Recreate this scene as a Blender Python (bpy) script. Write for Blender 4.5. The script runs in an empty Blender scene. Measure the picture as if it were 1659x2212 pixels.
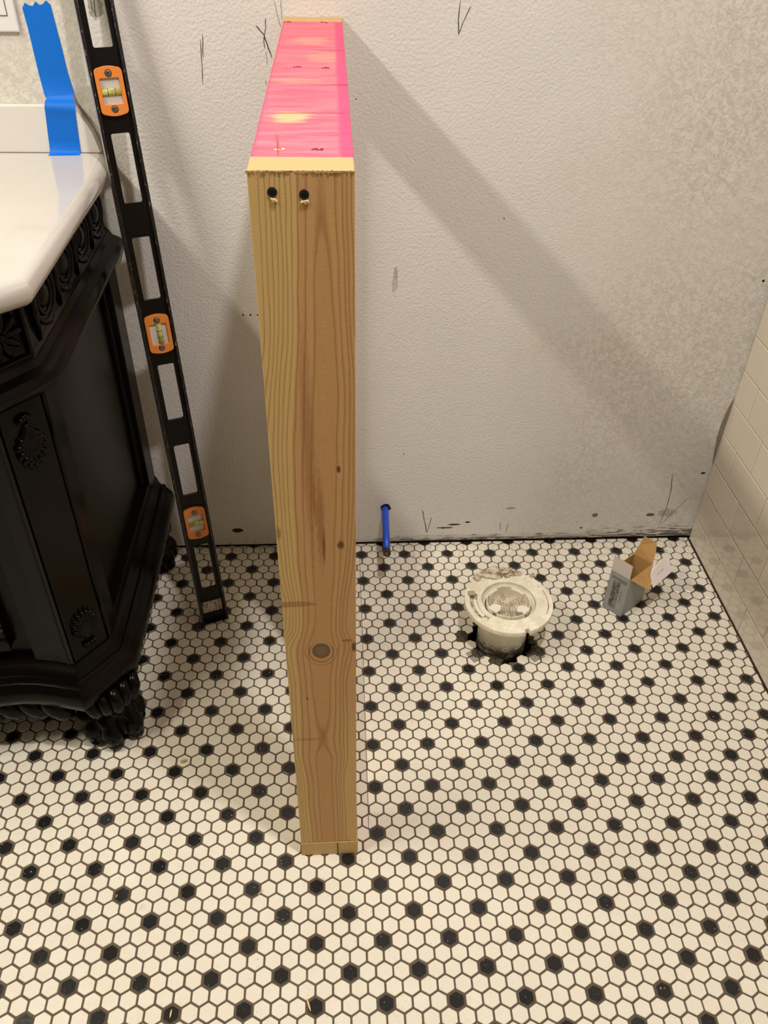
import bpy, bmesh, math, random
import numpy as np
from mathutils import Vector, Matrix
random.seed(7)
SC = bpy.context.scene
C = SC.collection

# ------------------------------------------------------------------ camera
FOC = 1797.1455
CAM = Vector((-0.15322, -1.44322, 1.29284))
MR = Vector((0.998412, -0.0528985, 0.0193673))      # image right
MD = Vector((-0.0181366, -0.6273487, -0.7785273))   # image down
MF = Vector((0.0533330, 0.7769398, -0.6273119))     # view direction
cam = bpy.data.objects.new('camera', bpy.data.cameras.new('camera'))
C.objects.link(cam)
cam.matrix_world = Matrix(((MR.x, -MD.x, -MF.x, CAM.x), (MR.y, -MD.y, -MF.y, CAM.y), (MR.z, -MD.z, -MF.z, CAM.z), (0, 0, 0, 1)))
cam.data.sensor_fit = 'HORIZONTAL'; cam.data.sensor_width = 36
cam.data.lens = FOC / 1659 * 36
cam.data.clip_start = 0.02
SC.camera = cam

def at(px, py, v, ax=2):
    """photo pixel -> point on the plane (axis ax = v)"""
    d = MR * ((px - 829.5) / FOC) + MD * ((py - 1106) / FOC) + MF
    return CAM + d * ((v - CAM[ax]) / d[ax])
def topx(p):
    c = Vector(p) - CAM
    z = c.dot(MF)
    return 829.5 + FOC * c.dot(MR) / z, 1106 + FOC * c.dot(MD) / z, z

# ------------------------------------------------------------------ world, light, exposure
w = bpy.data.worlds.new('world'); SC.world = w; w.use_nodes = True
w.node_tree.nodes['Background'].inputs[0].default_value = (1, .9, .8, 1)
w.node_tree.nodes['Background'].inputs[1].default_value = 0.012
SC.view_settings.view_transform = 'Standard'; SC.view_settings.look = 'None'
SC.view_settings.gamma = 1; SC.view_settings.use_curve_mapping = False
SC.view_settings.exposure = -0.42
def ceiling_lamp(name, loc, size, watts, col, size_y=None):
    l = bpy.data.lights.new(name, 'AREA'); l.shape = 'RECTANGLE' if size_y else 'DISK'; l.size = size; l.energy = watts; l.color = col
    if size_y: l.size_y = size_y
    o = bpy.data.objects.new(name, l); C.objects.link(o); o.location = loc
    return o
CEIL = 2.44
ceiling_lamp('strip_lamp_over_vanity', (-1.49, -0.90, 2.40), 0.10, 60, (1, .93, .77), 1.04)
ceiling_lamp('lamp_over_toilet', (0.14, -0.99, 2.40), 0.10, 33, (1, .93, .90))

# ------------------------------------------------------------------ helpers
def lin(r, g, b):
    f = lambda c: (c / 255 / 12.92) if c / 255 <= .04045 else ((c / 255 + .055) / 1.055) ** 2.4
    return (f(r), f(g), f(b), 1)

def link(o, parent=None, world=True):
    C.objects.link(o)
    if parent is not None:
        o.parent = parent
        if world: o.data.transform(MW(parent).inverted())
    return o
def MW(o):
    return (MW(o.parent) if o.parent else Matrix.Identity(4)) @ o.matrix_basis
def obj(name, me, mat, parent=None, world=True, smooth=False, **k):
    if isinstance(me, bmesh.types.BMesh):
        bm = me; me = bpy.data.meshes.new(name); bmesh.ops.recalc_face_normals(bm, faces=bm.faces); bm.to_mesh(me); bm.free()
    if mat is not None:
        mi_ = [p.material_index for p in me.polygons]
        me.materials.clear()
        for m_ in (mat if isinstance(mat, (list, tuple)) else [mat]): me.materials.append(m_)
        if any(mi_): me.polygons.foreach_set('material_index', mi_)
    if smooth:
        for p in me.polygons: p.use_smooth = True
    o = bpy.data.objects.new(name, me); link(o, parent, world)
    for a, b in k.items(): o[a] = b
    return o
def thing(name, label, cat, loc=(0, 0, 0), mat=None, group=None):
    o = bpy.data.objects.new(name, None); C.objects.link(o); o.empty_display_size = .05
    o.matrix_basis = mat if mat is not None else Matrix.Translation(loc)
    o['label'] = label; o['category'] = cat
    if group: o['group'] = group
    return o
def box(bm, x0, x1, y0, y1, z0, z1, bev=0):
    r = bmesh.ops.create_cube(bm, size=1)
    vs = r['verts']
    for v in vs:
        v.co = Vector((x0 + (v.co.x + .5) * (x1 - x0), y0 + (v.co.y + .5) * (y1 - y0), z0 + (v.co.z + .5) * (z1 - z0)))
    if bev:
        es = list({e for v in vs for e in v.link_edges})
        bmesh.ops.bevel(bm, geom=es, offset=bev, segments=2, affect='EDGES', profile=.5)
def boxm(*a, **k):
    bm = bmesh.new(); box(bm, *a, **k); return bm
def tube(bm, pts, rad, seg=12, caps=True):
    pts = [Vector(p) for p in pts]; n = len(pts)
    rads = rad if isinstance(rad, (list, tuple)) else [rad] * n
    rings = []
    ref = None
    for i, p in enumerate(pts):
        t = (pts[min(i + 1, n - 1)] - pts[max(i - 1, 0)]).normalized()
        if ref is None: ref = Vector((0, 0, 1)) if abs(t.z) < .9 else Vector((1, 0, 0))
        a = (ref - t * ref.dot(t)).normalized(); b = t.cross(a); ref = a
        rings.append([bm.verts.new(p + (a * math.cos(6.28318 * k / seg) + b * math.sin(6.28318 * k / seg)) * rads[i]) for k in range(seg)])
    for r0, r1 in zip(rings, rings[1:]):
        for k in range(seg): bm.faces.new((r0[k], r0[(k + 1) % seg], r1[(k + 1) % seg], r1[k]))
    if caps:
        bm.faces.new(rings[0][::-1]); bm.faces.new(rings[-1])
def lathe(bm, prof, c=(0, 0, 0), seg=64, close=False):
    rings = [[bm.verts.new((c[0] + r * math.cos(6.28318530718 * k / seg), c[1] + r * math.sin(6.28318530718 * k / seg), c[2] + z)) for k in range(seg)] for r, z in prof]
    pr = list(zip(rings, rings[1:])) + ([(rings[-1], rings[0])] if close else [])
    for r0, r1 in pr:
        for k in range(seg): bm.faces.new((r0[k], r0[(k + 1) % seg], r1[(k + 1) % seg], r1[k]))
    return rings
def sweep(bm, path, prof, ends=True):
    """sweep a (offset, z) profile along a plan path with mitred corners; positive offset = left of travel"""
    P = [Vector(p) for p in path]; rings = []
    for i, p in enumerate(P):
        d0 = (P[i] - P[i - 1]).normalized() if i else None
        d1 = (P[i + 1] - P[i]).normalized() if i < len(P) - 1 else None
        if d0 is None: n = Vector((-d1.y, d1.x)); s = 1
        elif d1 is None: n = Vector((-d0.y, d0.x)); s = 1
        else:
            n0 = Vector((-d0.y, d0.x)); n1 = Vector((-d1.y, d1.x)); n = (n0 + n1).normalized(); s = 1 / max(.3, n.dot(n0))
        rings.append([bm.verts.new((p.x + n.x * s * o, p.y + n.y * s * o, z)) for o, z in prof])
    for r0, r1 in zip(rings, rings[1:]):
        for k in range(len(prof) - 1): bm.faces.new((r0[k], r0[k + 1], r1[k + 1], r1[k]))
    if ends:
        for r in (rings[0], rings[-1]):
            if len(prof) > 2: bm.faces.new(r)
    return rings
def plate(outer, holes, z0, z1, bev=0, name='plate'):
    """flat plate with holes, extruded z0..z1, as a mesh"""
    cu = bpy.data.curves.new(name, 'CURVE'); cu.dimensions = '2D'; cu.fill_mode = 'BOTH'
    for pl in [outer] + list(holes):
        sp = cu.splines.new('POLY'); sp.points.add(len(pl) - 1); sp.use_cyclic_u = True
        for i, (x, y) in enumerate(pl): sp.points[i].co = (x, y, 0, 1)
    cu.extrude = (z1 - z0) / 2 - bev; cu.bevel_depth = bev; cu.bevel_resolution = 1
    if bev: cu.offset = -bev
    o = bpy.data.objects.new(name, cu); C.objects.link(o)
    dg = bpy.context.evaluated_depsgraph_get()
    me = bpy.data.meshes.new_from_object(o.evaluated_get(dg))
    me.transform(Matrix.Translation((0, 0, (z0 + z1) / 2)))
    bpy.data.objects.remove(o)
    return me
def rrect(x0, x1, y0, y1, r, n=4, bow=0):
    pts = []
    for cx, cy, a in ((x1 - r, y1 - r, 0), (x0 + r, y1 - r, 90), (x0 + r, y0 + r, 180), (x1 - r, y0 + r, 270)):
        for k in range(n + 1):
            t = math.radians(a + 90 * k / n); pts.append((cx + r * math.cos(t), cy + r * math.sin(t)))
    if bow:
        out = []
        for i, p in enumerate(pts):
            q = pts[(i + 1) % len(pts)]; out.append(p)
            if abs(p[1] - q[1]) < 1e-6 and abs(p[0] - q[0]) > r:
                for k in range(1, 6):
                    t = k / 6; s = 1 if p[1] > (y0 + y1) / 2 else -1
                    out.append((p[0] + (q[0] - p[0]) * t, p[1] + s * bow * 4 * t * (1 - t)))
        pts = out
    return pts
def circle(cx, cy, r, n=32): return [(cx + r * math.cos(6.28318530718 * k / n), cy + r * math.sin(6.28318530718 * k / n)) for k in range(n)]
def ribbon(pts, wd, nrm, lift=.0004):
    """thin pencil/ink stroke lying on a surface with normal nrm"""
    bm = bmesh.new(); nrm = Vector(nrm); pts = [Vector(p) for p in pts]; prev = None; n = len(pts)
    for i, p in enumerate(pts):
        t = (pts[min(i + 1, n - 1)] - pts[max(i - 1, 0)]).normalized(); s = t.cross(nrm).normalized()
        k = wd * (.35 if i in (0, n - 1) else 1) * random.uniform(.7, 1.2) / 2
        a = bm.verts.new(p + s * k + nrm * lift); b = bm.verts.new(p - s * k + nrm * lift)
        if prev: bm.faces.new((prev[0], prev[1], b, a))
        prev = (a, b)
    return bm
def join(*ms):
    """several bmeshes into one"""
    out = bmesh.new()
    for m_ in ms:
        me = bpy.data.meshes.new('t'); m_.to_mesh(me); m_.free(); out.from_mesh(me); bpy.data.meshes.remove(me)
    return out

# ------------------------------------------------------------------ node-expression helper
class V:
    def __init__(s, b, sock): s.b = b; s.s = sock
    def op(s, o, *a): return s.b.math(o, s, *a)
    def __add__(s, o): return s.op('ADD', o)
    __radd__ = __add__
    def __sub__(s, o): return s.op('SUBTRACT', o)
    def __rsub__(s, o): return s.b.math('SUBTRACT', o, s)
    def __mul__(s, o): return s.op('MULTIPLY', o)
    __rmul__ = __mul__
    def __truediv__(s, o): return s.op('DIVIDE', o)
    def abs(s): return s.op('ABSOLUTE')
    def sqrt(s): return s.op('SQRT')
    def sin(s): return s.op('SINE')
    def fract(s): return s.op('FRACT')
    def max(s, o): return s.op('MAXIMUM', o)
    def min(s, o): return s.op('MINIMUM', o)
    def lt(s, o): return s.op('LESS_THAN', o)
    def sign(s): return s.op('SIGN')
    def pow(s, o): return s.op('POWER', o)
    def ss(s, a, b_): return s.b.ss(s, a, b_)
class B:
    def __init__(s, name):
        s.m = bpy.data.materials.new(name); s.m.use_nodes = True; s.nt = s.m.node_tree; s.nt.nodes.clear()
        s.out = s.nt.nodes.new('ShaderNodeOutputMaterial')
    def put(s, sock, v):
        if isinstance(v, V): s.nt.links.new(v.s, sock)
        elif v is not None: sock.default_value = v
    def node(s, t, **k):
        n = s.nt.nodes.new(t)
        for a, b_ in k.items(): setattr(n, a, b_)
        return n
    def math(s, o, *a):
        n = s.node('ShaderNodeMath', operation=o)
        for i, v in enumerate(a): s.put(n.inputs[i], v)
        return V(s, n.outputs[0])
    def ss(s, x, a, b_):
        n = s.node('ShaderNodeMapRange', interpolation_type='SMOOTHSTEP')
        s.put(n.inputs[0], x); n.inputs[1].default_value = min(a, b_); n.inputs[2].default_value = max(a, b_)
        n.inputs[3].default_value = 0 if a < b_ else 1; n.inputs[4].default_value = 1 if a < b_ else 0
        return V(s, n.outputs[0])
    def xyz(s, kind='pos'):
        if kind == 'pos': o = s.node('ShaderNodeNewGeometry').outputs['Position']
        else: o = s.node('ShaderNodeTexCoord').outputs['Object']
        n = s.node('ShaderNodeSeparateXYZ'); s.nt.links.new(o, n.inputs[0])
        return V(s, n.outputs[0]), V(s, n.outputs[1]), V(s, n.outputs[2])
    def vec(s, x, y, z):
        n = s.node('ShaderNodeCombineXYZ')
        for i, v in enumerate((x, y, z)): s.put(n.inputs[i], v)
        return V(s, n.outputs[0])
    def noise(s, vec, scale, detail=2, rough=.5, dist=0):
        n = s.node('ShaderNodeTexNoise'); s.put(n.inputs['Vector'], vec); n.inputs['Scale'].default_value = scale
        n.inputs['Detail'].default_value = detail; n.inputs['Roughness'].default_value = rough; n.inputs['Distortion'].default_value = dist
        return V(s, n.outputs[0])
    def voro(s, vec, scale, feature='F1'):
        n = s.node('ShaderNodeTexVoronoi', feature=feature); s.put(n.inputs['Vector'], vec); n.inputs['Scale'].default_value = scale
        return V(s, n.outputs['Distance'])
    def ramp(s, f, stops, interp='LINEAR'):
        n = s.node('ShaderNodeValToRGB'); s.put(n.inputs[0], f); cr = n.color_ramp; cr.interpolation = interp
        while len(cr.elements) < len(stops): cr.elements.new(.5)
        for e, (p, c) in zip(cr.elements, sorted(stops, key=lambda t: t[0])):
            e.position = p; e.color = c if isinstance(c, tuple) else (c, c, c, 1)
        return V(s, n.outputs[0])
    def mix(s, f, a, b_):
        n = s.node('ShaderNodeMix', data_type='RGBA'); s.put(n.inputs[0], f); s.put(n.inputs[6], a); s.put(n.inputs[7], b_)
        return V(s, n.outputs[2])
    def mul(s, a, b_):
        n = s.node('ShaderNodeMix', data_type='RGBA', blend_type='MULTIPLY'); n.inputs[0].default_value = 1; s.put(n.inputs[6], a); s.put(n.inputs[7], b_)
        return V(s, n.outputs[2])
    def rnd(s): return V(s, s.node('ShaderNodeObjectInfo').outputs['Random'])
    def fin(s, col, rough=.5, bump=None, bs=.3, bd=.001, metal=0, spec=.5, coat=0, trans=0):
        p = s.node('ShaderNodeBsdfPrincipled')
        s.put(p.inputs['Base Color'], col); s.put(p.inputs['Roughness'], rough); p.inputs['Metallic'].default_value = metal
        p.inputs['Specular IOR Level'].default_value = spec; p.inputs['Coat Weight'].default_value = coat; p.inputs['Coat Roughness'].default_value = .08
        p.inputs['Transmission Weight'].default_value = trans
        if bump is not None:
            n = s.node('ShaderNodeBump'); n.inputs['Strength'].default_value = bs; n.inputs['Distance'].default_value = bd
            s.put(n.inputs['Height'], bump); s.nt.links.new(n.outputs[0], p.inputs['Normal'])
        s.nt.links.new(p.outputs[0], s.out.inputs[0])
        return s.m
def plain(name, col, rough=.5, n=.08, scale=60, **k):
    b = B(name); x, y, z = b.xyz('obj')
    f = b.noise(b.vec(x, y, z), scale, 3)
    c2 = tuple(c * (1 - n * 2) for c in col[:3]) + (1,)
    return b.fin(b.mix(f, c2, col), rough, **k)

# ------------------------------------------------------------------ materials
def wall_mat():
    b = B('painted_wall'); x, y, z = b.xyz()
    p = b.vec(x, y, z)
    o1 = b.noise(p, 210, 2, .45); o2 = b.noise(p, 60, 2)
    blotch = b.noise(p, 110, 6, .7, 1.0)
    big = b.noise(p, 5, 3)
    zone = b.ss(x + big * .35, .34, .62).max(b.ss(x, -.50, -.56))            # skim-coated, blotchy right side and behind the vanity
    swirl = b.noise(b.vec(x * 8 + z * 6, y, z * 1.5 - x * 5), 6, 3, .5, .6)
    base = b.mix(b.noise(p, 9, 4), lin(212, 209, 205), lin(220, 217, 213))
    bl = b.ss(blotch, .42, .58)
    skim = b.mix(bl, lin(194, 189, 179), lin(218, 215, 206))
    skim = b.mix(b.ss(b.noise(p, 3.5, 3), .35, .65), skim, b.mix(bl, lin(203, 199, 189), lin(216, 212, 204)))
    col = b.mix(zone * .8, base, skim)
    # dark mastic smears along the bottom edge
    n1 = b.noise(b.vec(x * 9, y, z * 40), 1.6, 4, .6)
    n2 = b.noise(b.vec(x * 20, y, z * 160), 1.3, 4, .65)
    low = b.ss(z + n1 * .05, .058, .028) * b.ss(x, -.16, -.02)
    low2 = b.ss(n2 * 1.0 - z * 9, .30, .42) * b.ss(x, -.14, .0)
    low3 = b.ss(n2 - z * 4.4, .36, .44) * b.ss(x, .40, .52) * b.ss(z, .055, .035)
    col = b.mix(low * .62, col, lin(120, 108, 92))
    col = b.mix(low2.max(low3) * .85, col, lin(62, 52, 44))
    # left of the framed wall a few dark flecks only
    col = b.mix(b.ss(b.noise(b.vec(x * 30, y, z * 60), 1.5, 4), .62, .66) * b.ss(z, .022, .012), col, lin(60, 48, 38))
    def spot(cx, cz, rx, rz, c, k=1.0, ns=14):
        nonlocal col
        d = ((x - cx) / rx * ((x - cx) / rx) + (z - cz) / rz * ((z - cz) / rz)).sqrt()
        d = d + (b.noise(p, 90, 4, .7) - .5) * 1.6
        col = b.mix(b.ss(d, 1.0, .8) * k, col, c)
    for (px, py, r1, r2, c, k) in ((513, 1146, .014, .007, lin(50, 28, 18), 1), (1285, 1113, .008, .006, lin(95, 85, 72), .9), (1405, 1112, .013, .005, lin(70, 62, 52), .9),
                                   (1440, 1108, .022, .014, lin(150, 138, 140), .6), (1518, 1022, .006, .004, lin(60, 50, 42), 1), (853, 610, .006, .026, lin(168, 160, 148), .6),
                                   (1105, 1098, .012, .004, lin(150, 142, 125), .8), (980, 1133, .016, .003, lin(60, 52, 44), 1), (960, 1140, .02, .003, lin(90, 80, 68), 1), (855, 590, .004, .014, lin(160, 150, 140), .5),
                                   (1649, 607, .003, .003, lin(50, 40, 34), 1), (206, 12, .012, .02, lin(120, 118, 100), .7), (1010, 1128, .007, .003, lin(50, 42, 36), 1), (1255, 1140, .004, .003, lin(60, 52, 44), 1)):
        q = at(px, py, YW, 1)
        spot(q.x, q.z, r1, r2, c, k)
    bump = o1 * (1 - zone * .55) * 1.0 + o2 * .25 + blotch * zone * .55 + swirl * zone * b.ss(x + z * .15, .5, .66) * 3.0
    return b.fin(col, .55, bump, .5, .0023, spec=.3)
YW = .034      # face of the back wall
XR = .684      # face of the tiled right wall
M_wall = wall_mat()
def tile_white():
    b = B('white_porcelain_tile'); x, y, z = b.xyz(); p = b.vec(x, y, z)
    r = b.rnd()
    c = b.mix(b.noise(p, 22, 2), lin(224, 219, 203), lin(232, 230, 216))
    cell = b.noise(b.vec(x, y, 0), 31, 0)
    c = b.mix(b.ss(cell, .3, .7) * .6, c, lin(230, 218, 203))
    c = b.mix(r * .35, c, lin(221, 220, 202))
    dirt = b.noise(p, 14, 6, .75)
    c = b.mix(b.ss(dirt, .60, .78) * .55, c, lin(168, 158, 138))
    fleck = b.noise(p, 420, 2, .5)
    c = b.mix(b.ss(fleck, .70, .74) * .6, c, lin(110, 98, 80))
    # mastic haze round the flange and the wall foot
    dx = x - .20; dy = y + .20
    c = b.mix(b.ss(b.noise(b.vec(x * 3, y, z), 30, 4, .7), .5, .7) * b.ss(y, -.05, .02) * .6, c, lin(150, 140, 118))
    return b.fin(c, b.mix(b.ss(dirt, .4, .7), (.16, .16, .16, 1), (.36, .36, .36, 1)), b.noise(p, 60, 2), .12, .001, spec=.45)
def tile_black():
    b = B('black_porcelain_tile'); x, y, z = b.xyz(); p = b.vec(x, y, z)
    c = b.mix(b.noise(p, 40, 3), lin(16, 17, 15), lin(34, 33, 29))
    c = b.mix(b.rnd() * .6, c, lin(26, 27, 33))
    c = b.mix(b.ss(b.noise(p, 150, 5, .7), .55, .75) * b.ss(y, -.42, -.1) * .6, c, lin(120, 110, 96))
    fleck = b.noise(p, 300, 2, .5)
    c = b.mix(b.ss(fleck, .71, .74), c, lin(200, 192, 170))
    return b.fin(c, .22, b.noise(p, 120, 2), .1, .001, spec=.5)
M_tw, M_tb = tile_white(), tile_black()
def rim_mat():
    return plain('black_tile_lit_rim', lin(92, 88, 76), .35, .12, 200)  # light caught by the black tile's bevel, painted as a paler colour
M_rim = rim_mat()
def grout_mat():
    b = B('brown_grey_grout'); x, y, z = b.xyz(); p = b.vec(x, y, z)
    c = b.mix(b.noise(p, 18, 4), lin(84, 70, 60), lin(110, 97, 84))
    c = b.mix(b.ss(b.noise(p, 300, 3, .6), .6, .75) * .5, c, lin(140, 128, 110))
    return b.fin(c, .9, b.noise(p, 900, 3), .5, .0006, spec=.2)
M_grout = grout_mat()
def wood(name, light, dark, ring, sap=None, axis='z', sc=1.0, bands=0):
    b = B(name); x, y, z = b.xyz()
    a = {'z': (x, y, z), 'y': (x, z, y), 'x': (y, z, x)}[axis]
    p = b.vec(a[0] * 1.0, a[1] * 1.0, a[2] * .05)
    wv = (b.noise(p, 14 * sc, 2) * 16 + a[0] * 120 * sc + a[1] * 50 * sc).fract()
    line = b.ramp(wv, [(0, 0.0), (.62, .15), (.88, 1.0), (.96, .9), (1, 0.0)])
    fine = b.noise(b.vec(a[0] * 6, a[1] * 6, a[2] * .18), 120, 3, .6)
    c = b.mix(b.noise(b.vec(a[0], a[1], a[2] * .12), 12, 3), light, dark)
    c = b.mix(line * .75, c, ring)
    c = b.mix(b.ss(fine, .45, .7) * .25, c, dark)
    return b.fin(c, .62, fine, .25, .0008, spec=.3)
M_wood = wood('pine_lumber', lin(222, 186, 122), lin(196, 152, 92), lin(158, 112, 62))
M_wood_y = wood('pine_lumber_lengthwise', lin(222, 186, 122), lin(196, 152, 92), lin(158, 112, 62), axis='y')
SX0, SX1, SY0, SH = -.2245, -.1355, -.7313, 1.081
def front_wood():
    b = B('end_stud_lumber'); x, y, z = b.xyz()
    u = (x - SX0) * 1000                       # 0..89 mm across
    zm = z * 1000
    def track(stops, lo, hi):                 # smooth curve of height -> value lo..hi
        n = b.node('ShaderNodeFloatCurve'); b.put(n.inputs['Value'], z / 1.081)
        cv = n.mapping.curves[0]
        while len(cv.points) < len(stops): cv.points.new(.5, .5)
        for pt, (s, v) in zip(cv.points, sorted(stops)): pt.location = (s / 1081, (v - lo) / (hi - lo)); pt.handle_type = 'AUTO_CLAMPED'
        n.mapping.update()
        return V(b, n.outputs[0]) * (hi - lo) + lo
    uc = track([(0, 46), (180, 42), (306, 43), (494, 45), (580, 50), (760, 55), (900, 60), (1081, 61)], 0, 90)
    hh = track([(0, 4), (60, 3), (200, 1.2), (292, 11.6), (311, 12.4), (330, 11.4), (420, 4), (470, 1.5), (520, 1.2), (600, 1.0), (800, 2), (950, 7), (1036, 12.2), (1081, 14)], 0, 20)
    wf = track([(0, 1.15), (200, 1.2), (300, .95), (420, 1.05), (494, .95), (545, 1.25), (640, 1.05), (800, .95), (1000, 1.25), (1081, 1.25)], 0, 2)
    wob = (b.noise(b.vec(u * .02, 0, zm * .004), 2.2, 2) - .5) * 7
    uu = u + wob
    # pull the grain round the knots
    for ku, kz, su, sz, am in ((45, 494, 13, 30, 9), (86, 500, 9, 24, -8), (73, 671, 5, 16, 2.5), (71, 777, 3, 12, 1.2)):
        du = (u - ku); dz = (zm - kz)
        g = b.math('EXPONENT', (du / su * (du / su) + dz / sz * (dz / sz)) * -1.0)
        uu = uu - du * g * (am / su)
    du = (uu - uc) * wf
    F = (du * du + hh * hh * 1.0).sqrt()
    s = F * du.sign()                           # signed ring coordinate: left is negative
    t = (s + 70) / 110                          # -70..40 -> 0..1
    def ln(vals, wd=.7):
        st = []
        for v in vals:
            c = (v + 70) / 110; e = wd / 110
            st += [(c - 3.2 * e, 0.0), (c, 1.0), (c + e * .9, 0.0)] if v < 0 else [(c - e * .9, 0.0), (c, 1.0), (c + 3.2 * e, 0.0)]
        return b.ramp(t, st)
    L1 = ln([-66, -60, -55, -50, -45.5, -41, -36], .55)
    L2 = ln([-29, -21, -12.3, 12.3, 19, 25, 29, 34], .8)
    lines = L1.max(L2)
    fine = b.noise(b.vec(u * .9, 0, zm * .012), 1.3, 4, .6)
    cross = b.noise(b.vec(u * .07, 0, zm * .6), 1.1, 3, .6)
    heart = b.mix(fine, lin(188, 142, 92), lin(212, 170, 116))
    sapw = b.mix(fine, lin(200, 164, 104), lin(220, 188, 126))
    sapf = b.ss(s, -30.5, -32.0).max(b.ss(s, 21, 30) * b.ss(zm, 420, 300) * .7)
    inner = b.ss(F, 13, 11.5)
    c = b.mix(sapf, heart, sapw)
    c = b.mix(inner * .25, c, lin(182, 130, 80))
    c = b.mix(b.ss(cross, .52, .72) * .35, c, lin(222, 184, 130))
    c = b.mix(lines * .55, c, lin(136, 88, 46))
    def blob(ku, kz, su, sz, col, k, hard=(1.15, .7), ns=.5):
        nonlocal c
        q1 = (u - ku) / su; q2 = (zm - kz) / sz
        d = (q1 * q1 + q2 * q2).sqrt() + (b.noise(b.vec(u * .25, 0, zm * .06), 1.5, 4, .7) - .5) * ns
        c = b.mix(b.ss(d, *hard) * k, c, col)
    blob(40, 800, 7, 130, lin(132, 82, 42), .45, (1.4, .3), 1.6)       # darker streaks
    blob(50, 705, 5, 70, lin(128, 80, 40), .5, (1.3, .4), 1.8)
    blob(44, 738, 1.6, 32, lin(176, 104, 20), .8, (1.2, .6), .3)
    blob(53, 668, 1.4, 24, lin(110, 62, 28), .8, (1.3, .5), .6)
    blob(72, 671, 5, 7, lin(96, 66, 40), .9, (1.1, .5), .9)
    blob(71, 777, 2.2, 5, lin(80, 48, 26), .9, (1.2, .6), .9)
    blob(45, 494, 11.5, 14, lin(108, 84, 56), .95, (1.08, .92), .12)
    for rr_, kk in ((1.32, .75), (1.75, .4)):
        q1 = (u - 45) / 11.5; q2 = (zm - 492) / 14.5
        d = ((q1 * q1 + q2 * q2).sqrt() + (b.noise(b.vec(u * .1, 0, zm * .05), 1.2, 2) - .5) * .35 - rr_).abs()
        c = b.mix(b.ss(d, .10, .03) * b.ss(zm, 512, 496) * kk, c, lin(128, 80, 42))
    blob(45, 494, 9.0, 11, lin(134, 108, 74), .8, (1.0, .7), 1.1)
    blob(87, 500, 4, 10, lin(96, 50, 26), .9, (1.2, .5), .8)
    blob(78, 512, 8, 2.5, lin(128, 74, 40), .6, (1.2, .6), .8)
    blob(3, 690, 3, 10, lin(150, 104, 56), .7, (1.3, .5), .8)
    blob(12, 578, 30, 5, lin(140, 98, 56), .6, (1.2, .7), .9)            # stain band
    blob(20, 311, 26, 3, lin(160, 112, 64), .5, (1.3, .6), .9)
    blob(24, 400, 1.2, 2.4, lin(70, 36, 20), 1, (1.1, .7), .2)
    blob(43, 326, 2.4, 16, lin(170, 96, 44), .55, (1.3, .4), .5)
    return b.fin(c, .6, fine + cross * .5 - lines * .4, .25, .0008, spec=.3)
M_front = front_wood()
def endgrain(name, cx, cy, ax):
    b = B(name); x, y, z = b.xyz()
    a, c_ = (x, y) if ax == 'top' else (x, z)
    d = (((a - cx) * (a - cx)) + ((c_ - cy) * (c_ - cy)) * 1.6).sqrt() + b.noise(b.vec(x, y, z), 30, 2) * .004
    r = (d * 165).fract()
    ln = b.ramp(r, [(0, 0.0), (.6, .1), (.9, 1.0), (1, 0.0)])
    n = b.noise(b.vec(x, y, z), 900, 3, .6)
    c = b.mix(n, lin(190, 154, 108), lin(214, 180, 134)) if ax == 'top' else b.mix(n, lin(206, 172, 120), lin(226, 196, 142))
    c = b.mix(ln * .6, c, lin(160, 122, 76) if ax == 'top' else lin(122, 84, 46))
    return b.fin(c, .8, n, .5, .0008, spec=.2)
M_endtop = endgrain('sawn_end_grain_top', -.165, -.64, 'top')
M_endbot = endgrain('sawn_end_grain_front', -.165, .07, 'front')
def pink_mat():
    b = B('pink_stained_lumber'); x, y, z = b.xyz(); u = (x - SX0) / .089
    n = b.noise(b.vec(x * 1.3, y * 7, z), 9, 5, .6, .4)
    m = b.noise(b.vec(x * 3, y * 26, z), 7, 4, .65)
    c = b.mix(b.ss(n, .35, .62), lin(210, 94, 116), lin(222, 118, 132))
    c = b.mix(b.ss(m, .50, .74) * .8, c, lin(196, 72, 104))
    c = b.mix(b.ss(m, .42, .28) * .4, c, lin(232, 136, 146))
    for cx, cy, rx, ry, k in ((-.193, -.560, .020, .022, 1.0), (-.19, -.40, .03, .02, .3), (-.165, -.27, .025, .035, .3), (-.18, -.16, .03, .03, .35)):
        d = ((x - cx) / rx * ((x - cx) / rx) + (y - cy) / ry * ((y - cy) / ry)).sqrt() + (m - .5) * 2.2
        c = b.mix(b.ss(d, 1.2, .5) * k, c, lin(226, 172, 128))
    c = b.mix(b.ss(u + (n - .5) * .1, .84, .9) * .8, c, lin(222, 66, 114))
    c = b.mix(b.ss(u, .06, .0) * .6, c, lin(220, 66, 108))
    # crack lines across
    for cy, x0 in ((-.225, .2), (-.42, .45), (-.545, .05)):
        d = (y - cy + (m - .5) * .02).abs()
        c = b.mix(b.ss(d, .0035, .001) * b.ss(u, x0, x0 + .3) * .6, c, lin(120, 30, 60))
    fine = b.noise(b.vec(x * 6, y * .6, z), 120, 3)
    return b.fin(c, .6, fine, .2, .0008, spec=.25)
M_pink = pink_mat()
M_screw = plain('black_screw', lin(22, 20, 20), .45, .1)
M_splint = plain('raw_splinter', lin(240, 214, 150), .7, .15, 300)
M_nail = plain('pink_stained_nail_dent', lin(150, 40, 66), .6, .2, 400)
M_lvl = plain('black_enamel', lin(12, 11, 12), .34, .25, 120, spec=.25)
def scuff():
    b = B('worn_black_edge'); x, y, z = b.xyz('obj'); p = b.vec(x * 3, y * .4, z * 3)
    n = b.noise(p, 160, 4, .7)
    return b.fin(b.mix(b.ss(n, .60, .68), lin(12, 11, 12), lin(170, 164, 158)), .4, spec=.5)
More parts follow.
